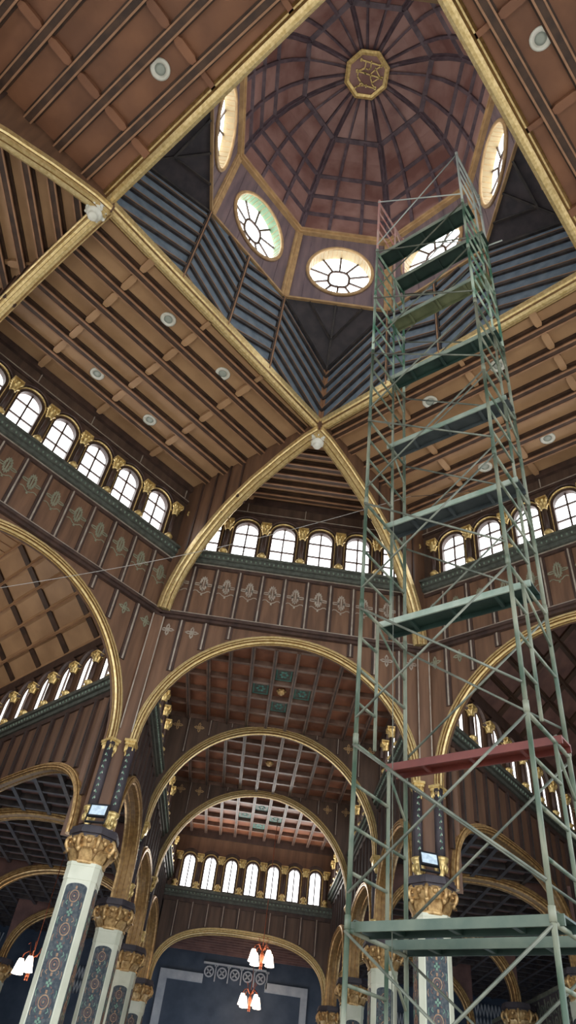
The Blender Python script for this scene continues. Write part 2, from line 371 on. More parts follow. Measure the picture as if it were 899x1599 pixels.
# ------------------------------------------------------------------ octagon walls
def octagon_wall(name, a, b):
    A, B = V2(C[a]), V2(C[b]); L = (B - A).length; mid = (A + B) / 2
    mx = frame(mid, B - A); hl = L / 2; north = name in ('north', 'south'); seen = name in ('north', 'northeast', 'northwest')
    ha = 2.95 if north else hl - .37; zs = 8.0 if north else 7.9; rise = 10.95 - zs if north else 3.08
    if name in ('east', 'west'): ha = hl - .27; rise = 2.9
    ap = arc(0, zs, ha, rise, 44)
    z0 = 6.2
    w = MB(); w.prism([(-hl, z0), (-ha - .02, z0), (-ha - .02, zs)] + [(x, z + .02) for x, z in ap] + [(ha + .02, zs), (ha + .02, z0), (hl, z0), (hl, 11.2), (-hl, 11.2)], 0, .16)
    w.box(-hl, hl, .0, .42, 11.2, 13.35)
    nwin = 6; pitch = 1.0254; sill = 13.46; top = sill + 1.32; spr = sill + .96; hw = .36
    xs = [(k - (nwin - 1) / 2) * pitch for k in range(nwin)]
    w.box(-hl, hl, 0, .35, 13.3, sill, 1)
    edges = [-hl] + [v for x in xs for v in (x - hw, x + hw)] + [hl]
    for i in range(0, len(edges), 2): w.box(edges[i], edges[i + 1], 0, .35, sill, spr, 1)
    bounds = [-hl] + [(xs[i] + xs[i + 1]) / 2 for i in range(nwin - 1)] + [hl]
    for i, x in enumerate(xs):
        w.prism([(bounds[i], spr), (x - hw, spr)] + arc(x, spr, hw, top - spr, 14)[1:-1] + [(x + hw, spr), (bounds[i + 1], spr), (bounds[i + 1], ZC), (bounds[i], ZC)], 0, .35, 1)
    o = struct('wall_' + name, w, ['panel', 'panel_dark'], mx)
    if not in_view(mx @ Vector((0, 0, 13)), 900): return o, mx, hl, ap
    # mouldings
    d = MB(); d.box(-hl, hl, -.1, 0, 11.2, 11.27); d.box(-hl, hl, -.16, 0, 11.27, 11.33); d.box(-hl, hl, -.06, 0, 11.33, 11.42); d.box(-hl, hl, -.05, 0, 12.88, 13.0)
    d.box(-hl, hl, -.04, .0, 14.98, 15.06); d.box(-hl, hl, -.1, .0, 15.42, 15.62)
    obj('moulding', d, 'batten', o)
    n = 11; bp = L / n
    bt = MB(); lt = MB()
    for k in range(n + 1):
        x = -hl + k * bp; x = min(max(x, -hl + .04), hl - .04)
        bt.box(x - .075, x + .075, -.03, 0, 11.42, 12.88); lt.box(x - .018, x + .018, -.05, -.03, 11.42, 12.9)
        zt = 11.2
        if abs(x) < ha + .25: zb = zs + (rise + .26) * math.sqrt(max(0, 1 - (x / (ha + .26)) ** 2))
        else: zb = 7.9
        if zt - zb > .15: bt.box(x - .075, x + .075, -.03, 0, zb, zt); lt.box(x - .018, x + .018, -.05, -.03, zb, zt)
    lt.box(-hl, hl, -.075, -.04, 12.97, 12.99); lt.box(-hl, hl, -.065, -.03, 11.42, 11.44); lt.box(-hl, hl, -.06, -.03, 15.06, 15.075)
    for x in [(k - 3) * pitch * 1.6 for k in range(7)]:
        if abs(x) < hl: lt.box(x - .012, x + .012, -.03, 0, 15.06, 15.42)
    obj('batten', bt, 'batten', o); obj('bead', lt, 'silver', o)
    g = MB(); g.box(-hl, hl, -.14, 0, 13.0, 13.1); g.box(-hl, hl, -.2, 0, 13.1, 13.24); g.box(-hl, hl, -.27, 0, 13.24, 13.3)
    m_ = int(L / .12)
    for k in range(m_): x = -hl + (k + .5) * L / m_; g.blob((x, -.205, 13.165), .026, .024, .036, 1, 6, 4)
    obj('cornice', g, ['teal', 'tealdot'], o)
    if seen:
        orn = MB()
        for k in range(n): plume(orn, -hl + (k + .5) * bp, 12.38, -.003, 1.12)
        for k in (0, 1, n - 2, n - 1): crosslet(orn, -hl + (k + .5) * bp, 10.9, -.003, 1.05)
        obj('painted_ornament', orn, 'silver' if name == 'north' else 'ornament', o)
    for i, x in enumerate(xs):
        wo = add_window(mx @ T(x, 0, sill), WIN_A, PANE_A)
    if seen:
        cx = [xs[0] - pitch / 2] + [x + pitch / 2 for x in xs]
        for i, x in enumerate(cx):
            k = i if name != 'northwest' else len(cx) - 1 - i
            add_colonette('A', CLN_A, mx @ T(x, -.1, 13.3), 'gilded colonette, %s from the %s, %s' % (
                ORD[k], {'north': 'west corner', 'northwest': 'nave corner', 'northeast': 'nave corner'}[name], BANK[name]), 'colonettes of the crossing windows')
    return o, mx, hl, ap

WALL = {}
for nm, a, b in SIDES: WALL[nm] = octagon_wall(nm, a, b)

# gilded crossing arches with corbel capitals
def corbel_mesh():
    m = MB(); m.box(-.2, .2, -.26, .2, .12, .18); m.box(-.17, .17, -.22, .18, .06, .12)
    m.prism([(-.15, .06), (.15, .06), (.09, -.22), (.05, -.28), (-.05, -.28), (-.09, -.22)], -.18, .14)
    for k in range(5): m.blob((-.12 + .06 * k, -.19, -.04 + .03 * (k % 2)), .045, .05, .1)
    for k in range(3): m.blob((-.06 + .06 * k, -.18, -.17), .04, .05, .08)
    return m.mesh('corbel_capital', 'goldb')
CORB = corbel_mesh()
for nm, lab in (('north', 'broad gilded round arch framing the nave, directly behind the scaffold'), ('northwest', 'gilded round arch on the diagonal wall facing the scaffold, over narrow lit windows'),
                ('northeast', 'gilded round arch on the diagonal wall behind the right scaffold legs')):
    o_, mx, hl, ap = WALL[nm]; a = MB(); a.sweep(arch_path(ap), band_profile(.2, -.075, .08), (0, 1, 0), groove=BG)
    root = tag(obj('gilded_arch', a, ['gold', 'goldline'], None, mx), lab, 'arch', 'gilded arches of the crossing')
    for x in (ap[0][0], ap[-1][0]): obj('corbel_capital', CORB, None, root, T(x + (-.1 if x < 0 else .1), .02, ap[0][1] - .16) @ Matrix.Diagonal((.62, .8, .9, 1)))

# ------------------------------------------------------------------ flat ceiling sectors
def clip(poly, axis, val):
    out = []
    for i in range(len(poly)):
        p, q = poly[i], poly[(i + 1) % len(poly)]; a, b = p[axis] - val, q[axis] - val
        if a * b < 0: t = a / (a - b); out.append(p[1 - axis] + (q[1 - axis] - p[1 - axis]) * t)
    out.sort(); return (out[0], out[-1]) if len(out) >= 2 else None
SQC = {'n': (0, SQ), 'e': (SQ, 0), 's': (0, -SQ), 'w': (-SQ, 0)}
SECT = {'north': ['n'], 'northeast': ['n', 'e'], 'east': ['e'], 'southeast': ['e', 's'], 'south': ['s'], 'southwest': ['s', 'w'], 'west': ['w'], 'northwest': ['w', 'n']}
for nm, a, b in SIDES:
    A, B = V2(C[a]), V2(C[b]); mid = (A + B) / 2; mx = frame(mid, B - A); inv = mx.inverted()
    loc = lambda p: (inv @ V2(p)).to_2d()[:]
    inner = [loc(SQC[k]) for k in SECT[nm]]
    poly = [loc(C[a]), loc(C[b])] + sorted(inner, key=lambda p: -p[0])
    c = MB(); c.slab(poly, ZC, ZC + .2)
    o = struct('ceiling_' + nm, c, 'ceil_shaded' if 'south' in nm else 'ceil', mx)
    tri = len(inner) == 1; dep = -min(p[1] for p in inner)
    rows = 7; bm = MB(); lp = MB(); pitch = dep / (rows if not tri else 7.2)
    for k in range(1, rows + 1):
        y = -k * pitch * (1 if not tri else 1.0) + (.05 if tri else 0)
        cl = clip(poly, 1, y)
        if not cl: continue
        bm.box(cl[0], cl[1], y - .075, y + .075, ZC - .17, ZC); bm.box(cl[0], cl[1], y - .12, y + .12, ZC - .05, ZC); lp.box(cl[0], cl[1], y - .09, y - .055, ZC - .185, ZC - .15); lp.box(cl[0], cl[1], y + .055, y + .085, ZC - .18, ZC - .155)
    cb = MB()
    for x in ((-1.82, 0, 1.82) if not tri else (-1.6, 0, 1.6)):
        cl = clip(poly, 0, x)
        if not cl: continue
        cb.box(x - .05, x + .05, cl[0], cl[1], ZC - .09, ZC); k = 0
        while k < rows:
            y1 = -k * pitch - .1; y0 = y1 - pitch + .2
            if y0 > cl[0]: cb.slab([(x - .05, y0), (x + .05, y0), (x + .08, y0 + .07), (x + .08, y1 - .07), (x + .05, y1), (x - .05, y1), (x - .08, y1 - .07), (x - .08, y0 + .07)], ZC - .13, ZC - .02)
            k += 1
    obj('beam', bm, 'beam', o); obj('beam_edge', lp, 'lip', o); obj('cross_batten', cb, 'ceil_shaded' if 'south' in nm else 'ceil', o)

# gilded edge of the lantern opening (four bands) + ribs + bosses
def edge_band(p, q, label):
    p, q = V2(p), V2(q); L = (q - p).length; mx = frame((p + q) / 2, q - p)
    m = MB(); pr = [(.24, 0), (.24, -.05), (.19, -.09), (.16, -.09), (.12, -.17), (.06, -.22), (.0, -.22), (-.04, -.17), (-.04, -.08), (-.07, -.05), (-.07, .12), (.24, .12)]
    h = L / 2
    vs = [(sg * (h + y * .98), y, ZC + z) for sg in (-1, 1) for y, z in pr]; n = len(pr)
    m.add(vs, [(k, (k + 1) % n, n + (k + 1) % n, n + k) for k in range(n)])
    for k in (1, 3, 7): m.m[k] = 1
    tag(obj('gilded_cornice', m, ['gold', 'goldline'], None, mx), label, 'cornice', 'gilded cornices round the lantern opening')
edge_band(SQC['w'], SQC['n'], 'straight gilded cornice between the two white bosses, below the lantern')
edge_band(SQC['n'], SQC['e'], 'straight gilded cornice passing behind the scaffold, below the lantern')
edge_band(SQC['e'], SQC['s'], 'straight gilded cornice at upper edge beyond the scaffold top, near ceiling lamp')
edge_band(SQC['s'], SQC['w'], 'straight gilded cornice crossing over the dome view, by the single dark ceiling lamp')
RIB = [(-.07, 15.3), (.3, 15.27), (.74, 15.13), (1.15, 14.98), (1.54, 14.8), (1.95, 14.62), (2.34, 14.38), (2.75, 14.1), (3.1, 13.78), (3.5, 13.33), (3.79, 12.92), (4.0, 12.55), (4.15, 12.2), (4.27, 11.8), (4.32, 11.38)]
RP = [(-.23, -.1), (-.23, .05), (-.19, .08), (-.16, .08), (-.13, .15), (-.06, .16), (-.05, .2), (.05, .2), (.06, .16), (.13, .15), (.16, .08), (.19, .08), (.23, .05), (.23, -.1)]
def rib(bk, ck, label):
    p, q = V2(SQC[bk]), V2(C[ck]); L = (q - p).length; mx = frame(p, q - p); k = (L - .12) / 4.32
    pts = [(x * k, z) for x, z in RIB]; path = []
    for i, (x, z) in enumerate(pts):
        a = pts[max(i - 1, 0)]; b = pts[min(i + 1, len(pts) - 1)]; dx, dz = b[0] - a[0], b[1] - a[1]; l = math.hypot(dx, dz)
        path.append(((x, 0, z), (dz / l, 0, -dx / l)))
    m = MB(); m.sweep(path, [(a_ * .74, b_ * .85) for a_, b_ in RP], (0, 1, 0), groove=(2, 5, 7, 10))
    root = tag(obj('gilded_rib', m, ['gold', 'goldline'], None, mx), label, 'rib', 'gilded ribs of the crossing vault')
    w = MB(); w.prism([(pts[0][0], ZC)] + pts + [(L + .1, 11.38), (L + .1, ZC)], -.12, .12)
    obj('spandrel_panel', w, 'panel', root)
    b = MB()
    for x in (2.4, 2.9, 3.4, 3.9):
        b.box(x * k - .03, x * k + .03, -.15, .15, [z for X, z in pts if X >= x * k - .01][0] + .1, ZC)
    obj('spandrel_batten', b, 'batten', root)
rib('n', 'nw_n', 'curved gilded rib from the far boss down to the nave corner away from the scaffold')
rib('n', 'ne_n', 'curved gilded rib from the far boss down behind the scaffold planks')
rib('w', 'nw_w', 'gilded rib running from the near boss toward the arched windows, lower of the pair')
rib('w', 'sw_w', 'gilded rib running from the near boss above the small side coffers, upper of the pair')
for bk in ('n', 'w'):
    m = MB(); rr = [(.03, 0), (.1, .03), (.13, .08), (.1, .12), (.15, .14), (.2, .2), (.16, .24), (.21, .27), (.27, .34), (.22, .39), (.24, .42), (.25, .5), (.18, .56)]; rr = [(a_ * .82, b_ * .9) for a_, b_ in rr]
    m.lathe(rr, 18)
    for k in range(8): a = k * PI / 4; m.blob((.19 * math.cos(a), .19 * math.sin(a), .27), .04, .04, .04)
    p = SQC[bk]; q = .14
    tag(obj('carved_boss', m, 'white', None, T(p[0] * (1 + q / SQ), p[1] * (1 + q / SQ), 14.9)),
        {'n': 'white carved pendant boss where ribs meet above the far arched windows', 'w': 'white carved pendant boss where ribs meet nearest the dark coffered ceiling'}[bk], 'boss', 'carved white bosses')

# recessed ceiling lamps
m1 = MB(); m1.lathe([(.10, .03), (.10, -.02), (.155, -.035), (.185, -.02), (.185, .0)], 24); m2 = MB(); m2.lathe([(.105, -.012), (.05, -.02), (.0, -.022)], 20)
RL, RN = m1.mesh('rim', 'white'), m2.mesh('lens', 'lens'); first = None
LAMPS = [(-2.6, 3.88, 'nearest the far boss, on the ceiling away from the scaffold'), (-3.88, 2.57, 'on the coffers midway along the cornice between the two bosses'), (-5.66, 4.32, 'low over the arched windows, nearer the near boss'), (-4.37, 5.54, 'low over the arched windows, nearer the far boss'),
         (2.62, 3.85, 'between the scaffold legs, nearest the far boss'), (5.6, 4.34, 'outside the scaffold legs, low over the windows behind'), (4.38, 5.53, 'just above the long grey plank, inside the scaffold legs'), (3.9, 2.6, 'hidden partly behind the scaffold braces beside the lantern cornice'),
         (-3.88, -2.62, 'alone on the dark coffers above the near boss'), (2.66, -3.8, 'alone on the dark coffers above the scaffold top')]
for x, y, l in LAMPS:
    dg = Vector((math.copysign(1, x), math.copysign(1, y), 0)).normalized(); dd = abs(x) * abs(dg.x) + abs(y) * abs(dg.y); dw = 8.06
    k_ = round((dw - dd) / .65 - .5); sh_ = dw - (k_ + .5) * .65 - dd; x += dg.x * sh_; y += dg.y * sh_
    mx = T(x, y, ZC - .005); lab = 'round white recessed ceiling lamp ' + l
    if first is None:
        first = empty('ceiling_lamp', mx, lab, 'lamp', 'recessed ceiling lamps'); obj('rim', RL, None, first); obj('lens', RN, None, first)
    else: copy_tree(first, mx, lab)

# ------------------------------------------------------------------ lantern: square walls, drum, dome
RO, ZD = SQ * math.sqrt(.5), 19.05
hs = RO * math.tan(PI / 8); ZAP = 18.0
for k, nm in enumerate(('northwest', 'southwest', 'southeast', 'northeast')):
    ang = PI / 4 + k * PI / 2          # direction of outward normal measured from +y anticlockwise
    n = Vector((-math.sin(ang), math.cos(ang), 0)); u = Vector((n.y, -n.x, 0)); mx = frame(n * RO, u)
    w = MB(); out = [(-RO, ZC), (RO, ZC), (RO, ZAP), (hs, ZD), (-hs, ZD), (-RO, ZAP)]; w.prism(out, 0, .15)
    o = struct('wall_lantern_' + nm, w, 'slate', mx)
    b = MB(); sl = .5
    def topz(x): return ZD if abs(x) <= hs else ZD + (ZAP - ZD) * (abs(x) - hs) / (RO - hs)
    for x0, x1, sg in ((-RO + .03, -hs - .05, 1), (-hs + .05, -.05, -1), (.05, hs - .05, 1), (hs + .05, RO - .03, -1)):
        for q in range(-6, 14):
            zc = ZC + q * .5; pts = []
            N = 24; seg = None
            for i in range(N + 1):
                x = x0 + (x1 - x0) * i / N; z = zc + sg * sl * (x - (x0 if sg > 0 else x1))
                ok = ZC + .05 < z < topz(x) - .06
                if ok: seg = (seg[0], (x, z)) if seg else ((x, z), (x, z))
            if seg and seg[1][0] - seg[0][0] > .12: b.bar((seg[0][0], -.03, seg[0][1]), (seg[1][0], -.03, seg[1][1]), .085, .06, up=(0, 1, 0)); b.bar((seg[0][0], -.05, seg[0][1] + .05), (seg[1][0], -.05, seg[1][1] + .05), .016, .04, up=(0, 1, 0), mi=1)
    for x in (-hs, 0, hs): b.box(x - .05, x + .05, -.06, 0, ZC, ZD); b.box(x - .014, x + .014, -.085, -.05, ZC, ZD, 1)
    for sg in (-1, 1): b.bar((sg * hs, -.03, ZD - .03), (sg * RO, -.03, ZAP - .03), .1, .08, up=(0, 1, 0)); b.box(sg * RO - .02, sg * RO + .02, -.1, 0, ZC, ZAP, 1)
    obj('board_moulding', b, ['slate_edge', 'lip'], o)
for k, nm in enumerate(('north', 'west', 'south', 'east')):
    a = k * PI / 2; n = Vector((-math.sin(a), math.cos(a), 0)); mx = frame((0, 0, 0), Vector((n.y, -n.x, 0)))
    P1, P2, AP = Vector((-hs, RO, ZD)), Vector((hs, RO, ZD)), Vector((0, SQ, ZAP))
    t = MB(); t.add([P1, P2, AP, P1 + Vector((0, 0, .1)), P2 + Vector((0, 0, .1)), AP + Vector((0, .1, .1))], [(0, 1, 2), (3, 5, 4), (0, 3, 4, 1), (1, 4, 5, 2), (2, 5, 3, 0)])
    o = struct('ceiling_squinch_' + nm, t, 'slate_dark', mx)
    b = MB(); mid = (P1 + P2) / 2; cen = mid.lerp(AP, .52); dn = Vector((0, -.02, -.04))
    for p, q in ((mid, AP), (P1.lerp(P2, .25), cen), (P1.lerp(P2, .75), cen)): b.bar(p + dn, q + dn, .05, .05)
    for p in (P1, P2): b.bar(p + dn, AP + dn, .08, .06)
    obj('moulding', b, 'slate_edge', o)
ZQ, RQ = 22.9, 3.40
hq = RQ * math.tan(PI / 8)
names8 = ['north', 'northwest', 'west', 'southwest', 'south', 'southeast', 'east', 'northeast']
oc = 20.86; ea, eb = .9, 1.24
ovno = 0
pane_oval = MB(); pane_oval.prism([(ea * 1.0 * math.cos(t), eb * math.sin(t)) for t in [2 * PI * i / 40 for i in range(40)]], .27, .3)
pane_oval = pane_oval.mesh('pane', 'ovalglass')
def oval_parts(reveal):
    E = [2 * PI * i / 40 for i in range(41)]
    rv = MB(); vs = [(ea * math.cos(t) * k, y, eb * math.sin(t) * k) for y, k in ((-.02, 1), (.3, 1), (.3, 1.03), (-.02, 1.03)) for t in E[:-1]]; n = 40
    rv.add(vs, [(r * n + i, r * n + (i + 1) % n, ((r + 1) % 4) * n + (i + 1) % n, ((r + 1) % 4) * n + i) for r in range(4) for i in range(n)], 0)
    for i in range(40): t = E[i]; rv.bar((ea * .997 * math.cos(t), -.0, eb * .997 * math.sin(t)), (ea * .997 * math.cos(t), .27, eb * .997 * math.sin(t)), .012, .012, mi=1)
    rim = MB(); rim.tube([(ea * 1.05 * math.cos(t), -.03, eb * 1.05 * math.sin(t)) for t in E[:-1]], .055, 6, closed=True)
    mu = MB(); mu.tube([(ea * .34 * math.copysign(abs(math.cos(t)) ** .7, math.cos(t)), .25, eb * .34 * math.copysign(abs(math.sin(t)) ** .7, math.sin(t))) for t in E[:-1]], .04, 6, closed=True)
    for i in range(10): t = 2 * PI * (i + .5) / 10; mu.bar((ea * .34 * math.cos(t), .25, eb * .34 * math.sin(t)), (ea * .99 * math.cos(t), .25, eb * .99 * math.sin(t)),   .058, .04, up=(0, 1, 0))
    return rv.mesh('reveal', [reveal, 'tan']), rim.mesh('rim', 'tan'), mu.mesh('muntin', 'batten')
OV = oval_parts('cream'); OVG = oval_parts('green_cream')
for k, nm in enumerate(names8):
    a = k * PI / 4; n = Vector((-math.sin(a), math.cos(a), 0)); u = Vector((n.y, -n.x, 0)); mx0 = frame((0, 0, 0), u)
    tilt = math.atan2(RO - RQ, ZQ - ZD)
    zlen = math.hypot(ZQ - ZD, RO - RQ)
    mx = mx0 @ T(0, RO, ZD) @ Matrix.Rotation(tilt, 4, 'X')
    NP = 48; ell = []; rec = []
    zc = (oc - ZD)
    for i in range(NP):
        t = 2 * PI * i / NP; cx_, sz_ = math.cos(t), math.sin(t); ell.append((ea * 1.02 * cx_, zc + eb * 1.02 * sz_))
        # ray to trapezoid border
        best = 1e9
        H0, H1 = zc, zlen - zc
        if sz_ > 1e-6: best = min(best, H1 / sz_)
        if sz_ < -1e-6: best = min(best, -H0 / sz_)
        for sg in (-1, 1):      # side: x = sg*(hs + (hq-hs)*z/zlen)
            den = sg * cx_ - (hq - hs) / zlen * sz_
            if den > 1e-6: best = min(best, (hs + (hq - hs) * zc / zlen) / den)
        rec.append((cx_ * best, zc + sz_ * best))
    for (X, Z) in ((hs, 0), (-hs, 0), (hq, zlen), (-hq, zlen)):
        i = min(range(NP), key=lambda j: (rec[j][0] - X) ** 2 + (rec[j][1] - Z) ** 2); rec[i] = (X, Z)
    w = MB(); vs = [(x, 0, z) for x, z in ell] + [(x, 0, z) for x, z in rec] + [(x, .12, z) for x, z in ell] + [(x, .12, z) for x, z in rec]
    w.add(vs, [(i, (i + 1) % NP, NP + (i + 1) % NP, NP + i) for i in range(NP)] + [(2 * NP + i, 3 * NP + i, 3 * NP + (i + 1) % NP, 2 * NP + (i + 1) % NP) for i in range(NP)])
    o = struct('wall_drum_' + nm, w, 'drum', mx)
    tr = MB()
    for sg in (-1, 1): tr.bar((sg * (hs - .07), -.03, 0), (sg * (hq - .07), -.03, zlen), .14, .07, up=(0, 1, 0)); tr.bar((sg * (hs - .03), -.06, 0), (sg * (hq - .03), -.06, zlen), .05, .05, up=(0, 1, 0))
    tr.box(-hs, hs, -.07, .0, -.02, .06); tr.box(-hq, hq, -.12, 0, zlen - .14, zlen + .02); tr.box(-hq, hq, -.17, 0, zlen - .05, zlen + .05)
    obj('tan_trim', tr, 'tan', o)
    gr = MB()
    for q in range(1, 6):
        x = -hs + 2 * hs * q / 6; rim_z = eb * 1.1 * math.sqrt(max(0, 1 - (x / (ea * 1.1)) ** 2))
        for z0_, z1_ in ((.07, zc - rim_z), (zc + rim_z, zlen - .15)):
            if z1_ > z0_: gr.box(x - .008, x + .008, -.008, 0, z0_, z1_)
    obj('board_joint', gr, 'dome_rib', o)
    ovno += 1; winno[0] += 1
    P = OVG if nm == 'northwest' else OV
    wo = obj('window_%d' % winno[0], P[1], None, None, mx @ T(0, 0, zc)); wo['kind'] = 'structure'
    obj('reveal', P[0], None, wo); obj('muntin', P[2], None, wo); obj('pane', pane_oval, None, wo)
# dome
PROF = [(3.36, 22.95), (3.22, 23.9), (3.02, 24.8), (2.72, 25.7), (2.36, 26.35), (1.92, 26.85), (1.45, 27.1), (.98, 27.27), (.5, 27.36)]
t8 = math.tan(PI / 8)
for k, nm in enumerate(names8):
    a = k * PI / 4; n = Vector((-math.sin(a), math.cos(a), 0)); mx = frame((0, 0, 0), Vector((n.y, -n.x, 0)))
    d = MB(); vs = [(sg * r * t8, r, z) for r, z in PROF for sg in (-1, 1)] + [(sg * (r + .12) * t8, r + .12, z + .1) for r, z in PROF for sg in (-1, 1)]; N = len(PROF); q = 2 * N
    fs = [(2 * i, 2 * i + 1, 2 * i + 3, 2 * i + 2) for i in range(N - 1)] + [(q + 2 * i + 2, q + 2 * i + 3, q + 2 * i + 1, q + 2 * i) for i in range(N - 1)]
    d.add(vs, fs)
    o = struct('ceiling_dome_' + nm, d, 'dome', mx)
    b = MB()
    def P3(i, f): r, z = PROF[i]; return Vector((f * r * t8, r - .03, z - .03))
    for i in range(N - 1):
        for f in (-1, 1): b.bar(P3(i, f), P3(i + 1, f), .16 if i < 5 else .09, .09, up=(0, -1, 0))
        for f in (-.36, .36): b.bar(P3(i, f), P3(i + 1, f), .1 if i < 5 else .06, .07, up=(0, -1, 0))
    for i in (0, 1, 2, 3, 5): b.bar(P3(i, -1), P3(i, 1), .11 if i != 5 else .15, .08, up=(0, 0, 1))
    obj('rib', b, 'dome_rib', o)
# medallion with monogram
md = MB(); md.lathe([(.62, 0), (.62, .1)], 8, a0=PI / 8, smooth=False)
root = tag(obj('medallion', md, 'dome', None, T(0, 0, 27.2)), 'octagonal gold framed medallion with gold monogram at the dome crown', 'medallion')
fr = MB(); vs = []
for r_, z in ((.74, .0), (.74, -.06), (.66, -.09), (.58, -.06), (.58, .02)):
    vs += [(r_ * math.cos(PI / 8 + k * PI / 4), r_ * math.sin(PI / 8 + k * PI / 4), z) for k in range(8)]
fr.add(vs, [(i * 8 + k, i * 8 + (k + 1) % 8, (i + 1) * 8 + (k + 1) % 8, (i + 1) * 8 + k) for i in range(4) for k in range(8)]); obj('frame', fr, 'goldb', root)
mo = MB()
def stroke(pts, w=.04):
    for p, q in zip(pts, pts[1:]): mo.bar((p[0], p[1], -.035), (q[0], q[1], -.035), w, .04)
    for p in pts[1:-1]: mo.lathe([(w / 2, -.015), (w / 2, -.055)], 8, (p[0], p[1], 0))
# traced in the plane of the medallion (photo right = +x, photo up = -y seen from below)
S = 1 / 440.
G = lambda L_: [((x - 455) * S, (y - 450) * S) for x, y in L_]
def stro(L_, w=.035): stroke([(x, y) for x, y in G(L_)], w * 1.2)
stro([(350, 278), (640, 318)]); stro([(352, 258), (345, 298)], .045); stro([(640, 295), (632, 340)], .05)
stro([(418, 290), (410, 372)], .028); stro([(490, 272), (492, 360), (470, 384), (430, 376)], .03); stro([(410, 372), (330, 416)], .04)
stro([(310, 415), (670, 468)], .035); stro([(305, 395), (312, 438)], .05); stro([(668, 445), (660, 486)], .05)
stro([(635, 320), (560, 372), (505, 430), (512, 480), (545, 550), (590, 598)], .03); stro([(555, 350), (640, 460), (535, 540)], .028)
stro([(330, 425), (325, 480), (380, 545), (430, 580), (600, 602)], .032); stro([(600, 575), (595, 620)], .05); stro([(430, 580), (385, 590), (335, 605), (305, 640)], .032); stro([(385, 540), (375, 585)], .03); stro([(466, 565), (464, 605)], .03); stro([(425, 420), (430, 445)], .05)
obj('monogram', mo, 'goldb', root)

# ------------------------------------------------------------------ columns
def column_meshes():
    sh = MB(); r = .40; A_, B_ = .37, .262          # square shaft with broad chamfers
    def octa(k): a, b = A_ * k, B_ * k; return [(a, -b), (a, b), (b, a), (-b, a), (-a, b), (-a, -b), (-b, -a), (b, -a)]
    sh.lathe([(r * 1.3, 0), (r * 1.3, .25), (r * 1.1, .4), (r * 1.14, .5), (r, .62)], 8, a0=PI / 8, smooth=False)
    sh.slab(octa(1.), .6, 5.5)
    nb = MB(); nb.slab(octa(1.03), 5.34, 5.62); nb.slab(octa(1.06), 5.58, 5.64)
    cp = MB(); cp.lathe([(r * 1.05, 5.62), (r * 1.12, 5.66), (r * 1.0, 5.7), (r * 1.05, 5.85), (r * 1.2, 6.0), (r * 1.32, 6.1)], 20)
    leafy(cp, (0, 0, 5.67), r * 1.0, .42, 8, .23, 0, 2)
    for k in range(8):
        a = PI / 4 * k + PI / 8; d = (math.cos(a), math.sin(a)); big = 1.0
        volute(cp, (d[0] * .5, d[1] * .5, 5.97), d, .14 * big, .055)
        cp.blob((d[0] * .52, d[1] * .52, 5.86), .06, .06, .06); a2 = a + PI / 8; cp.blob((math.cos(a2) * .5, math.sin(a2) * .5, 6.02), .07, .07, .06)
    ab = MB()
    for z0, z1, rr in ((6.08, 6.14, .55), (6.14, 6.22, .61), (6.22, 6.28, .58)): ab.lathe([(rr, z0), (rr, z1)], 8, a0=PI / 8, smooth=False)
    # painted face panel (local face at y = -apothem)
    ap = A_; pw = .235
    pp = MB(); pp.prism(arc(0, 5.2, pw, .08, 10) + [(pw, .7), (-pw, .7)], -ap - .012, -ap, 0)
    z = 5.06; i = 0; y = -ap - .012
    circ = lambda x, zz, rr: [(x + rr * math.cos(t), zz + rr * math.sin(t)) for t in [2 * PI * j / 12 for j in range(12)]]
    q = 1.42
    while z > 1.0:
        if i % 2 == 0:
            pp.ribbon(circ(0, z, .07 * q), .02, y, .006, 1, True); pp.ribbon(circ(0, z, .04 * q), .016, y, .006, 3, True); pp.ribbon([(-.016, z), (.016, z)], .032, y, .006, 1)
            for sg in (-1, 1):
                pp.ribbon([(0, z + sg * .085 * q), (0, z + sg * .12 * q)], .04, y, .006, 1); pp.ribbon([(sg * .09 * q, z - .06), (sg * .105 * q, z), (sg * .09 * q, z + .06)], .014, y, .006, 3)
        else:
            for j in range(4):
                a = j * PI / 2; c_, s_ = math.cos(a), math.sin(a); pp.ribbon([(c_ * .016, z + s_ * .016), (c_ * .06, z + s_ * .06)], .036, y, .006, 2)
                b = a + PI / 4; pp.ribbon([(math.cos(b) * .08, z + math.sin(b) * .07), (math.cos(b) * .12, z + math.sin(b) * .1)], .018, y, .006, 3)
        for sg in (-1, 1):
            pp.ribbon([(sg * .1, z - .15), (sg * .14, z - .12), (sg * .115, z - .08)], .014, y, .006, (2, 1, 3)[i % 3])
            pp.ribbon([(sg * .195, z - .2), (sg * .21, z - .14), (sg * .195, z - .09)], .012, y, .006, (1, 2)[i % 2])
        z -= .27; i += 1
    return sh.mesh('shaft', 'stone'), nb.mesh('neck_band', 'stone'), cp.mesh('capital', 'goldd'), ab.mesh('abacus', 'slate_dark'), pp.mesh('painted_panel', ['mosaic', 'mos1', 'mos2', 'mos3'])
CM = column_meshes(); colroot = None
def add_column(x, y, label, rot=0.):
    global colroot
    if not in_view((x, y, 5.9), 40): return
    mx = T(x, y, 0) @ RZ(rot) @ Matrix.Diagonal((.8, .8, .966, 1))
    if colroot is None:
        colroot = empty('painted_column', mx, label, 'column', 'painted columns with gilded capitals')
        for n, me in zip(('shaft', 'neck_band', 'capital', 'abacus'), CM): obj(n, me, None, colroot)
        for k in range(4): obj('painted_panel', CM[4], None, colroot, RZ(k * PI / 2))
    else: copy_tree(colroot, mx, label)
NB = 4.6; NX = 3.22
add_column(-NX, 7.85, 'nearest painted chamfered column away from the scaffold, carrying a floodlight', .0)
add_column(NX, 7.85, 'painted chamfered column seen through the scaffold, carrying a floodlight', .0)
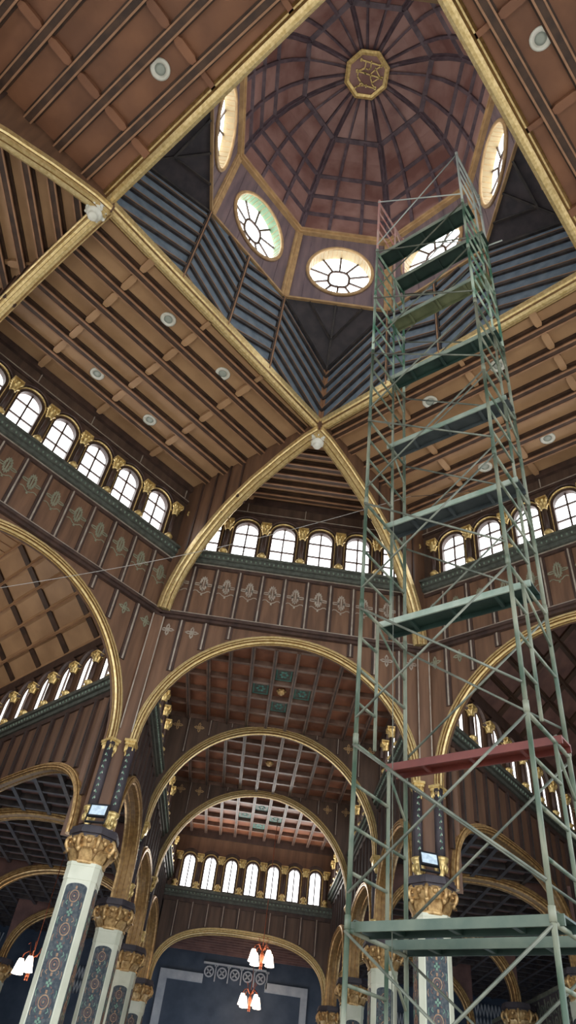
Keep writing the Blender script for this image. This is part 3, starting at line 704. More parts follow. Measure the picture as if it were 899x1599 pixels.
for i in (1, 2, 3):
    add_column(-NX, 8 + NB * i, 'painted nave column, %s behind the nearest tall column' % ORD[i - 1])
    add_column(NX, 8 + NB * i, 'painted nave column, %s behind the column seen through the scaffold' % ORD[i - 1])
for i in (1, 2, 3):
    add_column(-8.0, 8 + NB * i, 'dim aisle column by the hanging lamp, %s along the outer row' % ORD[i - 1])
    add_column(8.0, 8 + NB * i, 'aisle column behind the lowest scaffold planks, %s along the outer row' % ORD[i - 1])

# corner piers over the columns with shafts and consoles
def vase_mesh():
    v = MB(); v.lathe([(.03, 0), (.06, .03), (.05, .1), (.085, .16), (.12, .26), (.1, .31), (.14, .35), (.15, .4), (.12, .42)], 14)
    for k in range(6): a = k * PI / 3; v.blob((.1 * math.cos(a), .1 * math.sin(a), .22), .04, .04, .08)
    return v.mesh('console', 'goldb')
VASE = vase_mesh()
def shaft_mesh():
    m = MB(); m.lathe([(.1, 0), (.1, 1.2)], 10, mi=0)
    for k in range(9): m.ribbon([(-.02 * (-1) ** k, .14 + .11 * k), (.02 * (-1) ** k, .19 + .11 * k)], .018, -.098, .008, 1); m.ribbon([(.02 * (-1) ** k, .15 + .11 * k), (.025 * (-1) ** k, .17 + .11 * k)], .014, -.098, .008, 2)
    return m.mesh('shaft', ['slate_dark', 'mos2', 'stone'])
SHF = shaft_mesh()
for sg, lab in ((-1, 'brown wooden pier standing on the nearest tall column'), (1, 'brown wooden pier above the column seen through the scaffold')):
    c1 = V2(C['nw_n']); bn = (V2(C['nw_w']) - c1).normalized(); bo = Vector((bn.y, -bn.x, 0))
    A0, B0 = Vector((-3.08, 7.95, 0)), c1 + bn * .2 - bo * .05
    poly = [A0, B0, B0 + bo * .55, c1 + bn * .35 + bo * .7 , Vector((-3.08, 8.5, 0))]
    if sg > 0: poly = [Vector((-p.x, p.y, 0)) for p in poly]
    m = MB(); m.slab([(p.x, p.y) for p in poly], 6.07, 11.2)
    f = poly[1] - poly[0]
    root = tag(obj('corner_pier', m, 'panel', None), lab, 'pier', 'corner piers')
    bd = MB()
    for p in (poly[0], poly[1]): q = p.lerp(poly[0] + f * .5, .12); bd.bar((q.x, q.y - .02, 8.2), (q.x, q.y - .02, 11.2), .025, .02)
    obj('bead', bd, 'silver', root)
    q = c1 + bn * .29
    for p in (Vector((sg * 3.02, 7.92, 0)), Vector((-sg * q.x - sg * .04, q.y - .06, 0))):
        obj('shaft', SHF, None, root, T(p.x, p.y, 6.46) @ Matrix.Diagonal((1, 1, 1.14, 1))); obj('console', VASE, None, root, T(p.x, p.y - .02, 6.07))

# floodlights on the two front columns
fb = MB(); fb.box(-.17, .17, 0, .06, 0, .24); fb.box(-.18, .18, -.015, .03, -.01, .02); fb.box(-.18, .18, -.015, .03, .22, .25); fb.box(-.18, -.155, -.015, .03, 0, .24); fb.box(.155, .18, -.015, .03, 0, .24)
for k in range(5): fb.box(-.13 + .06 * k, -.11 + .06 * k, .06, .09, .03, .21)
fg = MB(); fg.box(-.155, .155, -.005, .0, .02, .22)
ft = MB(); ft.box(-.19, -.18, .0, .05, -.1, .14); ft.box(.18, .19, .0, .05, -.1, .14); ft.box(-.19, .19, 0, .05, -.12, -.1)
f0 = None
for x, y, rz, lab in ((-3.2, 7.32, -.15, 'small square floodlight standing on the nearest column capital'), (3.1, 7.32, .15, 'small square floodlight standing on the capital seen through the scaffold')):
    mx = T(x, y, 6.2) @ RZ(rz) @ Matrix.Rotation(-.25, 4, 'X')
    if f0 is None:
        f0 = tag(obj('floodlight', fb, 'black', None, mx), lab, 'floodlight', 'floodlights on the capitals'); obj('lens', fg, 'ledlens', f0); obj('bracket', ft, 'black', f0)
    else: copy_tree(f0, mx, lab)

# ------------------------------------------------------------------ arms beyond the arches
ZA = 11.15
def coffers(name, mx, x0, x1, y0, y1, z, nx, ny, cmat, bmat, special=None, h=.13, bw=.085):
    c = MB(); c.box(x0, x1, y0, y1, z, z + .15); o = struct(name, c, cmat, mx)
    b = MB()
    for k in range(nx + 1): x = x0 + (x1 - x0) * k / nx; b.box(x - bw / 2, x + bw / 2, y0, y1, z - h, z)
    for k in range(ny + 1): y = y0 + (y1 - y0) * k / ny; b.box(x0, x1, y - bw / 2, y + bw / 2, z - h * .85, z)
    obj('coffer_beam', b, bmat, o)
    e = MB()
    for k in range(nx + 1): x = x0 + (x1 - x0) * k / nx; e.box(x - .012, x + .012, y0, y1, z - h - .015, z - h)
    obj('beam_edge', e, 'slate_edge', o)
    if special:
        t = MB(); px, py = (x1 - x0) / nx, (y1 - y0) / ny
        for i, j in special:
            cx, cy = x0 + (i + .5) * px, y0 + (j + .5) * py; t.box(cx - px * .38, cx + px * .38, cy - py * .38, cy + py * .38, z - .03, z)
            t.box(cx - px * .3, cx + px * .3, cy - py * .3, cy + py * .3, z - .04, z - .03, 1)
            for q in range(6): a = q * PI / 3; t.blob((cx + math.cos(a) * px * .15, cy + math.sin(a) * py * .15, z - .04), .05, .05, .02, 0, 6, 4)
        obj('painted_coffer', t, ['coffer_teal', 'teal'], o)
    return o
def side_wall(name, mx, L, bays, wins, zw=9.5, arch=True, where='', zb=6.06, windows=True, colz=None, cap=True, zt=None, wm=None, pm=None, cm=None, order='the crossing', vis=True, group='', deep=True, archlab=None, hood=False):
    """local: x 0..L along the wall, y outward. bays = list of (centre, half span) low arches; wins = x of window centres."""
    zt = zt or ZA; w = MB(); T_ = .24 if 'arm' not in name else .12
    corn0, corn1 = zw - .25, zw
    low = []
    xs0 = 0.
    prev = 0.
    poly_up = []
    pts = [(0, zb)]
    for c, h in bays: pts += [(c - h - .04, zb)] + [(x, z) for x, z in arc(c, zb, h + .04, 1.74, 40, p=2.7)][1:-1] + [(c + h + .04, zb)]
    pts += [(L, zb), (L, corn1), (0, corn1)]
    w.prism(pts, 0, T_)
    hw, hh = (.3, 1.15) if deep else (.245, 1.2); sill = zw + .04; spr = sill + hh - hw
    edges = [0] + [v for x in wins for v in (x - hw, x + hw)] + [L]
    for i in range(0, len(edges), 2): w.box(edges[i], edges[i + 1], 0, T_, corn1, spr, 1)
    for x in wins: w.box(x - hw, x + hw, 0, T_, corn1, sill, 1)
    bnd = [0] + [(wins[i] + wins[i + 1]) / 2 for i in range(len(wins) - 1)] + [L]
    for i, x in enumerate(wins):
        w.prism([(bnd[i], spr), (x - hw, spr)] + arc(x, spr, hw, hw, 12)[1:-1] + [(x + hw, spr), (bnd[i + 1], spr), (bnd[i + 1], zt), (bnd[i], zt)], 0, T_, 1)
    o = struct(name, w, ['panel' if 'arm' in name else 'panel_dark', 'panel'], mx)
    b = MB(); lt = MB(); n = max(2, round(L / .58))
    for k in range(n + 1):
        x = L * k / n; z0 = zb
        for c, h in bays:
            if abs(x - c) < h + .2: z0 = zb + 1.9 * (max(0, 1 - abs((x - c) / (h + .2)) ** 2.7)) ** (1 / 2.7)
        if corn0 - .2 - z0 > .1: b.box(x - .06, x + .06, -.06, 0, z0, corn0 - .15); lt.box(x - .012, x + .012, -.075, -.055, z0, corn0 - .15)
    b.box(0, L, -.05, 0, corn0 - .18, corn0 - .05); b.box(0, L, -.06, 0, zt - .3, zt - .05)
    obj('batten', b, 'batten', o); obj('bead', lt, 'silver' if not deep else 'slate_edge', o)
    g = MB(); g.box(0, L, -.1, 0, corn0 - .05, corn0 + .04); g.box(0, L, -.17, 0, corn0 + .04, corn0 + .16); g.box(0, L, -.22, 0, corn0 + .16, corn1)
    m_ = int(L / .13)
    for k in range(m_): g.blob(((k + .5) * L / m_, -.175, corn0 + .1), .03, .025, .035, 1, 6, 4)
    obj('cornice', g, ['teal', 'tealdot'], o)
    for x in wins: add_window(mx @ T(x, 0, sill), wm or WIN_S, pm or PANE_S)
    if cap and len(wins) > 1:
        p = wins[1] - wins[0]; cx = [wins[0] - p / 2] + [x + p / 2 for x in wins]
        for i, x in enumerate(cx):
            if 0 <= x <= L:
                add_colonette('E' if not deep else 'S', cm or CLN_S, mx @ T(x, -.1, zw), 'gilded colonette, %s from %s, %s' % (ORD[i if order != 'rev' else len(cx) - 1 - i], 'the crossing' if deep else 'the west end', where), group or where)
    for i, (c, h) in enumerate(bays):
        a = MB(); a.sweep(arch_path(arc(c, zb, h, 1.7, 40, p=2.7)), band_profile(.17, -.12, T_ + .04), (0, 1, 0), groove=BG)
        if archlab: tag(obj('gilded_low_arch', a, ['gold' if not deep else 'goldd', 'goldline'], None, mx), archlab[i] if isinstance(archlab, list) else archlab, 'arch', 'low gilded arcade arches')
    return o

# nave arm
NL = 3 * NB
mxL = frame((-3.08, 8.2, 0), (0, 1)); mxR = frame((3.08, 8.2 + NL, 0), (0, -1))
bayc = [(.0 + NB * (i + .5) - .2, 1.9) for i in range(3)]
wl = [NB * i + 1.0 + .8 * k - .1 for i in range(3) for k in range(4)]
side_wall('wall_nave_west', mxL, NL - .2, bayc, wl, where='nave side by the near columns', archlab=['brownish gilded arch springing from behind the nearest tall column', 'gilded nave arcade arch over the second column in the near row', 'gilded nave arcade arch deepest in the row beyond the near columns'], group='nave clerestory colonettes')
side_wall('wall_nave_east', mxR, NL - .2, [(NL - .2 - c, h) for c, h in bayc][::-1], sorted(NL - .2 - x for x in wl), where='nave side behind the scaffold', archlab=['gilded nave arcade arch deepest on the scaffold side', 'gilded nave arcade arch second behind the scaffold column', 'gilded nave arcade arch nearest behind the scaffold column'], group='nave clerestory colonettes', order='rev')
sp = [(5, 3), (4, 4), (6, 4), (5, 5)]
for i in range(3):
    y0 = 8.4 + NB * i if i == 0 else 8 + NB * i + .2
    coffers('ceiling_nave_bay_%d' % (i + 1), Matrix.Identity(4), -3.08, 3.08, y0, 8 + NB * (i + 1), ZA, 11, 5, 'nceil', 'nbeam', [(5, 1), (4, 2), (6, 2), (5, 3)] if i != 1 else None, h=.15, bw=.1)
    # small lamp rosette in the centre coffer
    if i < 2:
        rm = MB(); rm.lathe([(.02, -.16), (.09, -.12), (.11, -.05), (.08, 0)], 14)
        for q in range(6): a = q * PI / 3; rm.blob((.1 * math.cos(a), .1 * math.sin(a), -.05), .04, .04, .03)
        tag(obj('ceiling_rosette', rm, 'goldd', None, T(0, y0 + (8 + NB * (i + 1) - y0) * .5, ZA)), 'small gilded rosette in the centre coffer of the %s nave bay' % ORD[i], 'rosette', 'nave ceiling rosettes')
for i in (1, 2):
    mx = frame((0, 8 + NB * i, 0), (1, 0)); ap = arc(0, 7.95, 2.95, 2.98, 44); w = MB()
    w.prism([(-3.08, 7.95)] + arc(0, 7.95, 2.99, 3.02, 44) + [(3.08, 7.95), (3.08, ZA), (-3.08, ZA)], 0, .3)
    o = struct('wall_nave_arch_%d' % i, w, 'panel_dark', mx)
    b = MB(); lt = MB(); orn = MB()
    for k in range(11):
        x = -3.08 + 6.16 * k / 10; zb = 7.95 + 3.2 * math.sqrt(max(0, 1 - (x / 3.2) ** 2))
        if ZA - zb > .15: b.box(x - .04, x + .04, -.03, 0, zb, ZA); lt.box(x - .01, x + .01, -.04, -.025, zb, ZA)
    lt.box(-3.08, 3.08, -.03, -.0, ZA - .04, ZA - .02)
    for k in (0, 1, 8, 9): crosslet(orn, -3.08 + 6.16 * (k + .5) / 10, ZA - .38, -.003, .95)
    obj('batten', b, 'batten', o); obj('bead', lt, 'silver', o); obj('painted_ornament', orn, 'tan', o)
    a = MB(); a.sweep(arch_path(ap), band_profile(.16, -.08, .2), (0, 1, 0), groove=BG)
    root = tag(obj('gilded_arch', a, ['gold', 'goldline'], None, mx), 'round gilded arch across the nave, %s beyond the crossing arch' % ORD[i - 1], 'arch', 'transverse nave arches')
    for x in (-3.02, 3.02): obj('corbel_capital', CORB, None, root, T(x, .0, 7.79) @ Matrix.Diagonal((.7, .8, .9, 1))); obj('shaft', SHF, None, root, T(x, 0, 6.46));
    for x in (-3.02, 3.02): obj('console', VASE, None, root, T(x, -.06, 6.08))
# end wall of the nave arm
mxE = frame((-3.08, 8 + NL, 0), (1, 0))
we = [3.08 + (k - 3) * .79 for k in range(7)]
side_wall('wall_nave_end', mxE, 6.16, [(3.08, 2.92)], we, zw=9.0, zb=6.06, where='nave end windows', wm=WIN_E, pm=PANE_E, cm=CLN_E, deep=False, archlab='wide flattened gilded arch under the seven end windows', group='end wall colonettes')
# room beyond the end arch
w = MB(); w.box(-3.6, 3.6, 25.6, 25.8, 0, 8.2)
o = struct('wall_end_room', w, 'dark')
f = MB()
for x0, x1, z0, z1 in ((-2.95, -2.65, 2, 7.15), (-2.65, -1.3, 6.85, 7.15), (1.1, 2.5, 6.85, 7.15), (2.5, 2.75, 2, 7.15)): f.box(x0, x1, 25.52, 25.6, z0, z1)
obj('pale_panel_frame', f, 'palewall', o)
f = MB(); f.box(-1.35, 1.1, 25.5, 25.6, 7.5, 7.56)
for k in range(5):
    x = -1.1 + .5 * k
    f.ribbon([(x + .17 * math.cos(t), 7.25 + .17 * math.sin(t)) for t in [2 * PI * i / 12 for i in range(12)]], .05, 25.55, .03, 0, True)
    for a in (PI / 4, -PI / 4): f.ribbon([(x - .12 * math.cos(a), 7.25 - .12 * math.sin(a)), (x + .12 * math.cos(a), 7.25 + .12 * math.sin(a))], .05, 25.55, .02)
    f.ribbon([(x + .25, 7.5), (x + .25, 6.95)], .045, 25.55, .03); f.ribbon([(x + .18, 7.48), (x + .32, 7.48)], .07, 25.55, .03)
obj('carved_frieze', f, 'palewall', o)
c = MB(); c.box(-3.6, 3.6, 22.2, 25.8, 7.95, 8.1); o = struct('ceiling_end_room', c, 'dark')
b = MB()
for k in range(9): b.box(-3.6, 3.6, 22.3 + .4 * k, 22.36 + .4 * k, 7.85, 7.95)
obj('beam', b, 'darkwood', o)

# diagonal arms
AD = 12.2
for sg, nm in ((-1, 'northwest'), (1, 'northeast')):
    mxw = WALL[nm][1]; hl = WALL[nm][2]
    def loc2(p): return mxw @ Vector(p)
    u = (mxw.to_3x3() @ Vector((1, 0, 0))); nn = (mxw.to_3x3() @ Vector((0, 1, 0)))
    e = hl - .3
    wn = [1.07 + .95 * k for k in range(11)]
    lab = 'flattened gilded arch beneath the narrow lit windows facing the scaffold' if sg < 0 else 'flattened gilded arch beneath the narrow lit windows behind the red plank'
    wh = 'row inside the arch facing the scaffold' if sg < 0 else 'row behind the red plank'
    if sg < 0:      # inner side wall is at local +x, facing -x
        p0 = loc2((e, AD, 0)); side_wall('wall_arm_' + nm, frame(p0, -nn), AD - .4, [(AD - 3.5, 3.0)], sorted(AD - x for x in wn), where=wh, archlab=lab, group='clerestory colonettes of the diagonal arms', order='rev')
        q0 = loc2((-e, 0, 0)); oth = frame(q0, nn)
    else:
        p0 = loc2((-e, .4, 0)); side_wall('wall_arm_' + nm, frame(p0, nn), AD - .4, [(3.1, 3.0)], [x - .4 for x in wn], where=wh, archlab=lab, group='clerestory colonettes of the diagonal arms')
        q0 = loc2((e, AD, 0)); oth = frame(q0, -nn)
    w = MB(); w.box(.3, AD - .3, 0, .3, 0, ZA); struct('wall_outer_' + nm, w, 'panel_dark', oth)
    w = MB(); w.box(-hl, hl, AD, AD + .3, 0, ZA); w.box(-hl, hl, AD, AD + .3, ZA, 13.7); struct('wall_arm_end_' + nm, w, 'panel_dark', mxw)
    c = MB(); b = MB(); ct = MB(); lt = MB(); za, zb_, xa, xb = 11.25, 13.42, e + .1, hl - 2.66
    for q in (-1, 1):
        c.prism([(q * xa, za), (q * xb, zb_), (q * xb, zb_ + .2), (q * xa, za + .25)], .2, AD)
        dx, dz = (xb - xa), (zb_ - za); l = math.hypot(dx, dz); dx /= l; dz /= l
        for k in range(9):
            y = .82 + 1.36 * k; b.bar((q * (xa + dz * .03), y, za - dx * -.0), (q * (xb + dz * -.0), y, zb_), .11, .2, up=(0, 1, 0))
        for k in range(0, 6):
            t = l * k / 5; p = (q * (xa + dx * t), .2, za + dz * t); ct.bar(p, (p[0], AD, p[2]), .16, .1); lt.bar((p[0] - q * .05, .2, p[2] - .07), (p[0] - q * .05, AD, p[2] - .07), .03, .03)
    c.box(-xb, xb, .2, AD, zb_, zb_ + .2)
    for k in range(34): y = .4 + .35 * k; lt.box(-xb, xb, y - .012, y + .012, zb_ - .02, zb_)
    o = struct('ceiling_arm_' + nm, c, 'ceil' if sg < 0 else 'darkwood', mxw); obj('beam', b, 'beam', o); obj('batten', ct, 'ceil' if sg < 0 else 'beam', o); obj('batten_edge', lt, 'lip' if sg < 0 else 'beam', o)

# aisles behind the low arches
for sg, nm in ((-1, 'west'), (1, 'east')):
    X = lambda x: sg * x
    poly = [(X(3.48), 8.4), (X(3.48), 26), (X(12.2), 26), (X(12.2), 17.4), (X(3.9), 8.5)]
    c = MB(); c.slab(poly, 7.95, 8.1); o = struct('ceiling_aisle_' + nm, c, 'darkwood')
    b = MB()
    for k in range(1, 20):
        x = 3.48 + k * .66; cl = clip(poly, 0, X(x))
        if cl: b.box(min(X(x) - .05, X(x) + .05), max(X(x) - .05, X(x) + .05), cl[0], cl[1], 7.8, 7.95)
    for k in range(1, 28):
        y = 8.5 + k * .64; cl = clip(poly, 1, y)
        if cl: b.box(cl[0], cl[1], y - .05, y + .05, 7.82, 7.95)
    obj('coffer_beam', b, 'slate_edge', o)
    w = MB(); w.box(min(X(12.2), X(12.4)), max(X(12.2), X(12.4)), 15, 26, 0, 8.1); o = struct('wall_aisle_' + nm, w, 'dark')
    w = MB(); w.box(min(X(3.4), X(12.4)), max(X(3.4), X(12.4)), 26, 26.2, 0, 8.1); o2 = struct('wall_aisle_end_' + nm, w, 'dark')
    f = MB()
    for x0, x1, z0, z1 in ((4.4, 4.6, 0, 6.3), (4.6, 5.3, 6.1, 6.3), (6.6, 7.2, 6.1, 6.3), (7.2, 7.4, 0, 6.3), (8.8, 9.0, 0, 6.6), (9.0, 11.2, 6.4, 6.6)): f.box(min(X(x0), X(x1)), max(X(x0), X(x1)), 25.9, 26, z0, z1)
    obj('pale_panel_frame', f, 'palewall', o2)
    f = MB()
    for k in range(10):
        for d in (-1, 1): f.ribbon([(X(5.4 + .12 * k) - d * .06, 6.0), (X(5.4 + .12 * k) + d * .06, 6.9)], .035, 25.97, .03)
        for d in (-1, 1): f.ribbon([(X(9.4 + .14 * k) - d * .07, 6.7), (X(9.4 + .14 * k) + d * .07, 7.6)], .035, 25.97, .03)
    obj('carved_lattice', f, 'palewall', o2)
    # transverse aisle arches
    for i in (1, 2, 3):
        mx = frame((X(5.6), 8 + NB * i, 0), (1, 0)); ap = arc(0, 6.06, 2.3, 1.7, 36, p=2.3); w = MB()
        w.prism([(-2.45, 6.06)] + arc(0, 6.06, 2.34, 1.74, 36, p=2.3) + [(2.45, 6.06), (2.45, 7.95), (-2.45, 7.95)], 0, .3); struct('wall_aisle_arch_%s_%d' % (nm, i), w, 'darkwood', mx)
        a = MB(); a.sweep(arch_path(ap), band_profile(.18, -.12, .34), (0, 1, 0), groove=BG)
        tag(obj('gilded_aisle_arch', a, ['goldd', 'goldline'], None, mx), 'dim gilded arch across the aisle %s, %s back from the crossing' % ('by the hanging twin lamp' if sg < 0 else 'behind the lowest scaffold planks', ORD[i - 1]), 'arch', 'aisle arches')
# carved screen at the lower right
mxs = frame((8.5, 21.2, 0), (0, -1))
sc = MB(); sc.box(0, 8.2, 0, .1, 0., 6.3); root = tag(obj('painted_screen', sc, 'slate_dark', None, mxs), 'dark painted screen with pale scrolling foliage, low in the aisle behind the scaffold', 'screen')
fo = MB(); fo.box(0, 8.2, -.03, 0, 6.2, 6.3); fo.box(0, .08, -.03, 0, 0, 6.2)
for i in range(17):
    for j in range(4):
        x, z = .4 + .46 * i, 5.95 - .42 * j; f_ = (-1) ** (i + j)
        fo.ribbon([(x + f_ * .17 * (1 - t / 16) * math.cos(t * .6 + i), z + .17 * (1 - t / 16) * math.sin(t * .6 + i)) for t in range(15)], .045, -.002, .02)
        fo.ribbon([(x + .2, z - .2), (x + .26, z), (x + .2, z + .2)], .05, -.002, .02)
        fo.ribbon([(x - .12, z - .2), (x, z - .14), (x + .1, z - .22)], .05, -.002, .02)
obj('scroll_foliage', fo, 'brace', root)

# ------------------------------------------------------------------ chandeliers
def chandelier_parts(top):
    st = MB(); st.tube([(0, 0, -.02), (0, 0, top)], .012, 6); st.lathe([(.02, -.16), (.045, -.1), (.05, .02), (.07, .1), (.04, .22), (.02, .4)], 12)
    for sx in (-.03, .03): st.tube([(sx, 0, -.24), (sx, 0, -.1)], .02, 6)
    arm = MB(); arm.tube([(0, 0, .25), (.16, 0, .42), (.3, 0, .36), (.34, 0, .24)], .014, 6); arm.tube([(.1, 0, .3), (.2, 0, .62), (.26, 0, .58)], .008, 5); arm.lathe([(.02, .2), (.06, .22), (.03, .26)], 10, (.34, 0, 0))
    sh = MB(); sh.lathe([(.06, .24), (.09, .16), (.13, -.02), (.155, -.1), (.13, -.11)], 14, (.34, 0, 0))
    return st.mesh('stem', 'copper'), arm.mesh('arm', 'copper'), sh.mesh('glass_shade', 'shade')
for (x, y, z, top, n, lab) in ((.63, 19.5, 6.68, 4.4, 4, 'lit chandelier hanging just beneath the flattened end arch, upper of two'), (.55, 24., 6.2, 1.7, 4, 'lit chandelier hanging before the pale carved frieze, lower of two'), (-5.5, 15.6, 4.95, 2.95, 3, 'lit twin shade lamp hanging in the dim aisle beside the nearest tall column')):
    root = empty('chandelier', T(x, y, z), lab, 'chandelier', 'lit chandeliers')
    a, b, c = chandelier_parts(top); obj('stem', a, None, root)
    for k in range(n):
        ao = obj('arm', b, None, root, RZ(.6 + k * 2 * PI / n)); obj('glass_shade', c, None, ao)
    ld = bpy.data.lights.new('chandelier_light', 'POINT'); ld.energy = 18; ld.color = (1, .75, .5); ld.shadow_soft_size = .3
    lo = bpy.data.objects.new('chandelier_light', ld); link(lo, None, T(x, y, z - .45))

# ------------------------------------------------------------------ scaffold
SW, SD, SH = 1.79, 1.0368, 1.655
ax = Vector((-.0062, -.0442, 1)).normalized(); th = -.7151
ux = Vector((math.cos(th), math.sin(th), 0)); ux = (ux - ax * ux.dot(ax)).normalized(); uy = ax.cross(ux)
org = Vector((1.5649, -.4108, 17.)) - ax * (17. / ax.z)
SM = Matrix(((ux.x, uy.x, ax.x, org.x), (ux.y, uy.y, ax.y, org.y), (ux.z, uy.z, ax.z, org.z), (0, 0, 0, 1)))
scaf = empty('scaffold_tower', SM, 'tall green steel scaffold tower of stacked ladder frames rising into the lantern', 'scaffold')
K = 1 / ax.z
def frame_meshes(h, inner, mt):
    y0, y1 = -SD / 2, SD / 2; yi = y0 + inner * SD; m = MB(); rg = MB()
    for y in (y0, y1): m.tube([(0, y, 0.02), (0, y, h)], .024, 8); m.tube([(0, y, h - .06), (0, y, h + .05)], .03, 8)
    m.tube([(0, yi, .02), (0, yi, h - .05)], .02, 8)
    m.tube([(0, y0, h - .06), (0, y1, h - .06)], .021, 8)
    for q in range(1, 4): rg.tube([(0, y0, h - .06 - .4 * q), (0, y1 if q % 2 == 0 else yi, h - .06 - .4 * q)], .017, 6)
    rg.tube([(0, y1, h - .5), (0, yi, h - .1)], .015, 6)
    return m.mesh('scaffold_frame', mt), rg.mesh('rungs', mt)
TOPZ = 17.0 * K
FM = {}
for k in range(10):
    z0 = k * SH * K; h = SH * K if k < 9 else TOPZ - z0
    for side in (-1, 1):
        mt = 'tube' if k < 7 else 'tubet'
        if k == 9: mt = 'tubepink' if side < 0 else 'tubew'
        inner = .36 if k == 3 else .65
        key = (k == 9, inner, mt)
        if key not in FM: FM[key] = frame_meshes(h, inner, mt)
        o = obj('scaffold_frame', FM[key][0], None, scaf, T(side * SW / 2, 0, z0)); obj('rungs', FM[key][1], None, o)
        if k == 9: o['label'] = 'pinkish top frame of the scaffold' if side < 0 else 'whitish top frame of the scaffold'
    for y in (-SD / 2 - .03, SD / 2 + .03):
        for d in (-1, 1):
            m = MB(); zl, zh = z0 + .22, z0 + h - .08
            p = (-SW / 2, y + d * .012, zl if d > 0 else zh); q = (SW / 2, y + d * .012, zh if d > 0 else zl)
            m.tube([p, q], .0135, 6); obj('cross_brace', m, 'tubew' if k >= 9 else 'brace', scaf)
for sx in (-1, 1):
    for y in (-SD / 2, SD / 2):
        m = MB(); m.box(-.08, .08, -.08, .08, .0, .012); m.tube([(0, 0, 0), (0, 0, .06)], .02, 8); obj('foot_plate', m, 'brace', scaf, T(sx * SW / 2, y, 0.0))
# loose bracket stub and cap at the top right
m = MB(); m.tube([(0, 0, 0), (.28, .1, .1)], .014, 6); obj('tie_stub', m, 'tubew', scaf, T(SW / 2, SD / 2, 14.9 * K))
PL = [(9, .07, .37, 'plank', 'highest green plank, front of the scaffold top'), (9, .68, .97, 'plank', 'green plank at the back of the scaffold top level'), (8, .53, .79, 'plankol', 'olive plank second level below the scaffold top, beside the oval window'), (7, .56, .81, 'plank', 'dark green plank crossing the gilded lantern cornice'),
      (6, .58, .84, 'plankg', 'grey plank crossing the coffered ceiling below the lantern cornice'), (5, .53, .80, 'plankg', 'long grey plank level with the arched windows'), (4, .43, .72, 'plank', 'broad green plank crossing the painted frieze'), (3, .68, .92, 'plankred', 'red painted plank on the scaffold'),
      (2, .07, .34, 'plank', 'lower front green plank across the column capital, upper of two'), (2, .72, 1.0, 'plank', 'lowest green plank across the painted column shaft, at the back')]
for k, b0, b1, mt, lab in PL:
    z = k * SH * K - .02; w = (b1 - b0) * SD; m = MB()
    m.box(-SW / 2 - .06, SW / 2 + .06, -w / 2 + .02, w / 2 - .02, .012, .03); m.box(-SW / 2 - .06, SW / 2 + .06, -w / 2, -w / 2 + .02, -.045, .035, 1); m.box(-SW / 2 - .06, SW / 2 + .06, w / 2 - .02, w / 2, -.045, .035, 0)
    o = tag(obj('scaffold_plank', m, [mt, ('plankedgel' if k > 3 else 'plankedge') if mt != 'plankred' else 'plankred'], None, SM @ T(0, -SD / 2 + (b0 + b1) / 2 * SD, z)), lab, 'plank', 'scaffold planks')
    s_ = MB(); s_.box(-.02, .02, -w / 2 + .02, w / 2 - .02, -.035, .012); s_ = s_.mesh('stiffener', mt)
    for q in (-1, 0, 1): obj('stiffener', s_, None, o, T(q * SW * .3, 0, 0))
    for sx in (-1, 1):
        for sy in (-.35, .35):
            hk = MB(); hk.tube([(sx * (SW / 2 - .04), sy * w, .04), (sx * SW / 2, sy * w, .055), (sx * (SW / 2 + .035), sy * w, .02)], .01, 5); obj('hook', hk, 'brace', o)

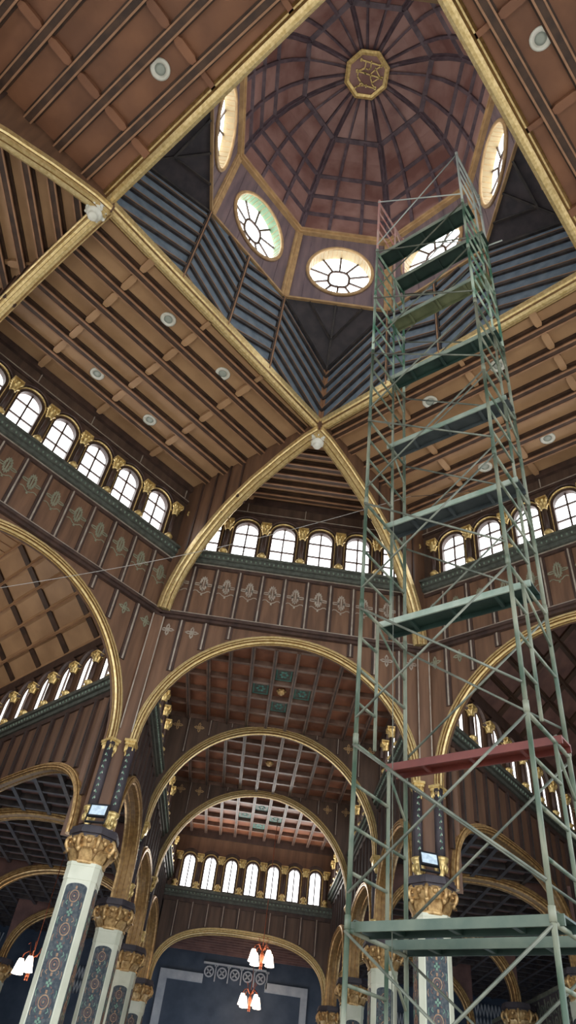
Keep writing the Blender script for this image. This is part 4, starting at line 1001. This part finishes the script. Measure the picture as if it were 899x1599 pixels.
# rope and wires
rp = MB(); p = SM @ Vector((-SW / 2 + .12, SD / 2 - .55, 14.2)); rp.tube([p, p + Vector((.0, .02, -5)), p + Vector((.02, .03, -13.5))], .004, 5)
tag(obj('hanging_rope', rp, 'brace'), 'thin pale rope hanging down inside the scaffold beside its left legs', 'rope')
wr = MB(); P0, P1 = Vector((-5.79, 5, 9.36)), Vector((2.31, 5, 13.53)); wr.tube([P0 + (P1 - P0) * t + Vector((0, 0, -.25 * math.sin(PI * t))) for t in [i / 16 for i in range(17)]], .006, 5)
tag(obj('slack_wire', wr, 'wire'), 'thin pale wire slanting across the gilded rib and painted frieze', 'wire')
wr = MB(); P0, P1 = Vector((2.2, 4.4, 12.9)), Vector((5.75, 5.6, 15.5)); wr.tube([P0 + (P1 - P0) * t + Vector((0, 0, -.12 * math.sin(PI * t))) for t in [i / 12 for i in range(13)]], .007, 5)
tag(obj('slack_wire', wr, 'slate_edge'), 'thin dark wire rising from the scaffold legs to the coffered ceiling edge', 'wire')

# ------------------------------------------------------------------ floor, light
f = MB(); f.box(-26, 26, -30, 30, -.1, 0); struct('floor', f, 'floor')
wd = bpy.data.worlds.new('world'); SC.world = wd; wd.use_nodes = True
wd.node_tree.nodes['Background'].inputs[0].default_value = (.86, .93, 1, 1); wd.node_tree.nodes['Background'].inputs[1].default_value = 2.9
def area(name, loc, to, sx, sy, e, col=(1, .96, .9)):
    l = bpy.data.lights.new(name, 'AREA'); l.shape = 'RECTANGLE'; l.size = sx; l.size_y = sy; l.energy = e; l.color = col
    o = bpy.data.objects.new(name, l); d = (Vector(to) - Vector(loc)).normalized()
    link(o, None, Matrix.Translation(loc) @ d.to_track_quat('-Z', 'Y').to_matrix().to_4x4()); return o
for sg in (-1, 1):
    area('aisle_fill_light', (sg * 8.2, 18., 1.2), (sg * 7.6, 17.5, 8), 6, 9, 190, (.62, .78, 1))  # cool fill added low in each aisle, shining up; no window there
    mxw = WALL['northwest' if sg < 0 else 'northeast'][1]
    area('arm_fill_light', mxw @ Vector((sg * 2.6, 5.5, 9.8)), mxw @ Vector((-sg * 1.5, 3., 12.4)), 5, 1.2, 75 if sg < 0 else 30, (1, .95, .88))  # added fill to brighten the arm's pitched ceiling, not an actual window
area('end_window_light', (0, 21.2, 9.7), (0, 19.2, 11.15), 5., .8, 85, (1, .97, .9))
area('end_room_light', (0, 23, 3.), (0, 25.5, 6), 4, 2, 60, (.65, .8, 1))
SC.view_settings.view_transform = 'Standard'; SC.view_settings.look = 'None'; SC.view_settings.exposure = .3; SC.view_settings.gamma = 1.
SC.cycles.max_bounces = 6; SC.cycles.diffuse_bounces = 4; SC.cycles.glossy_bounces = 3; SC.cycles.sample_clamp_indirect = 6
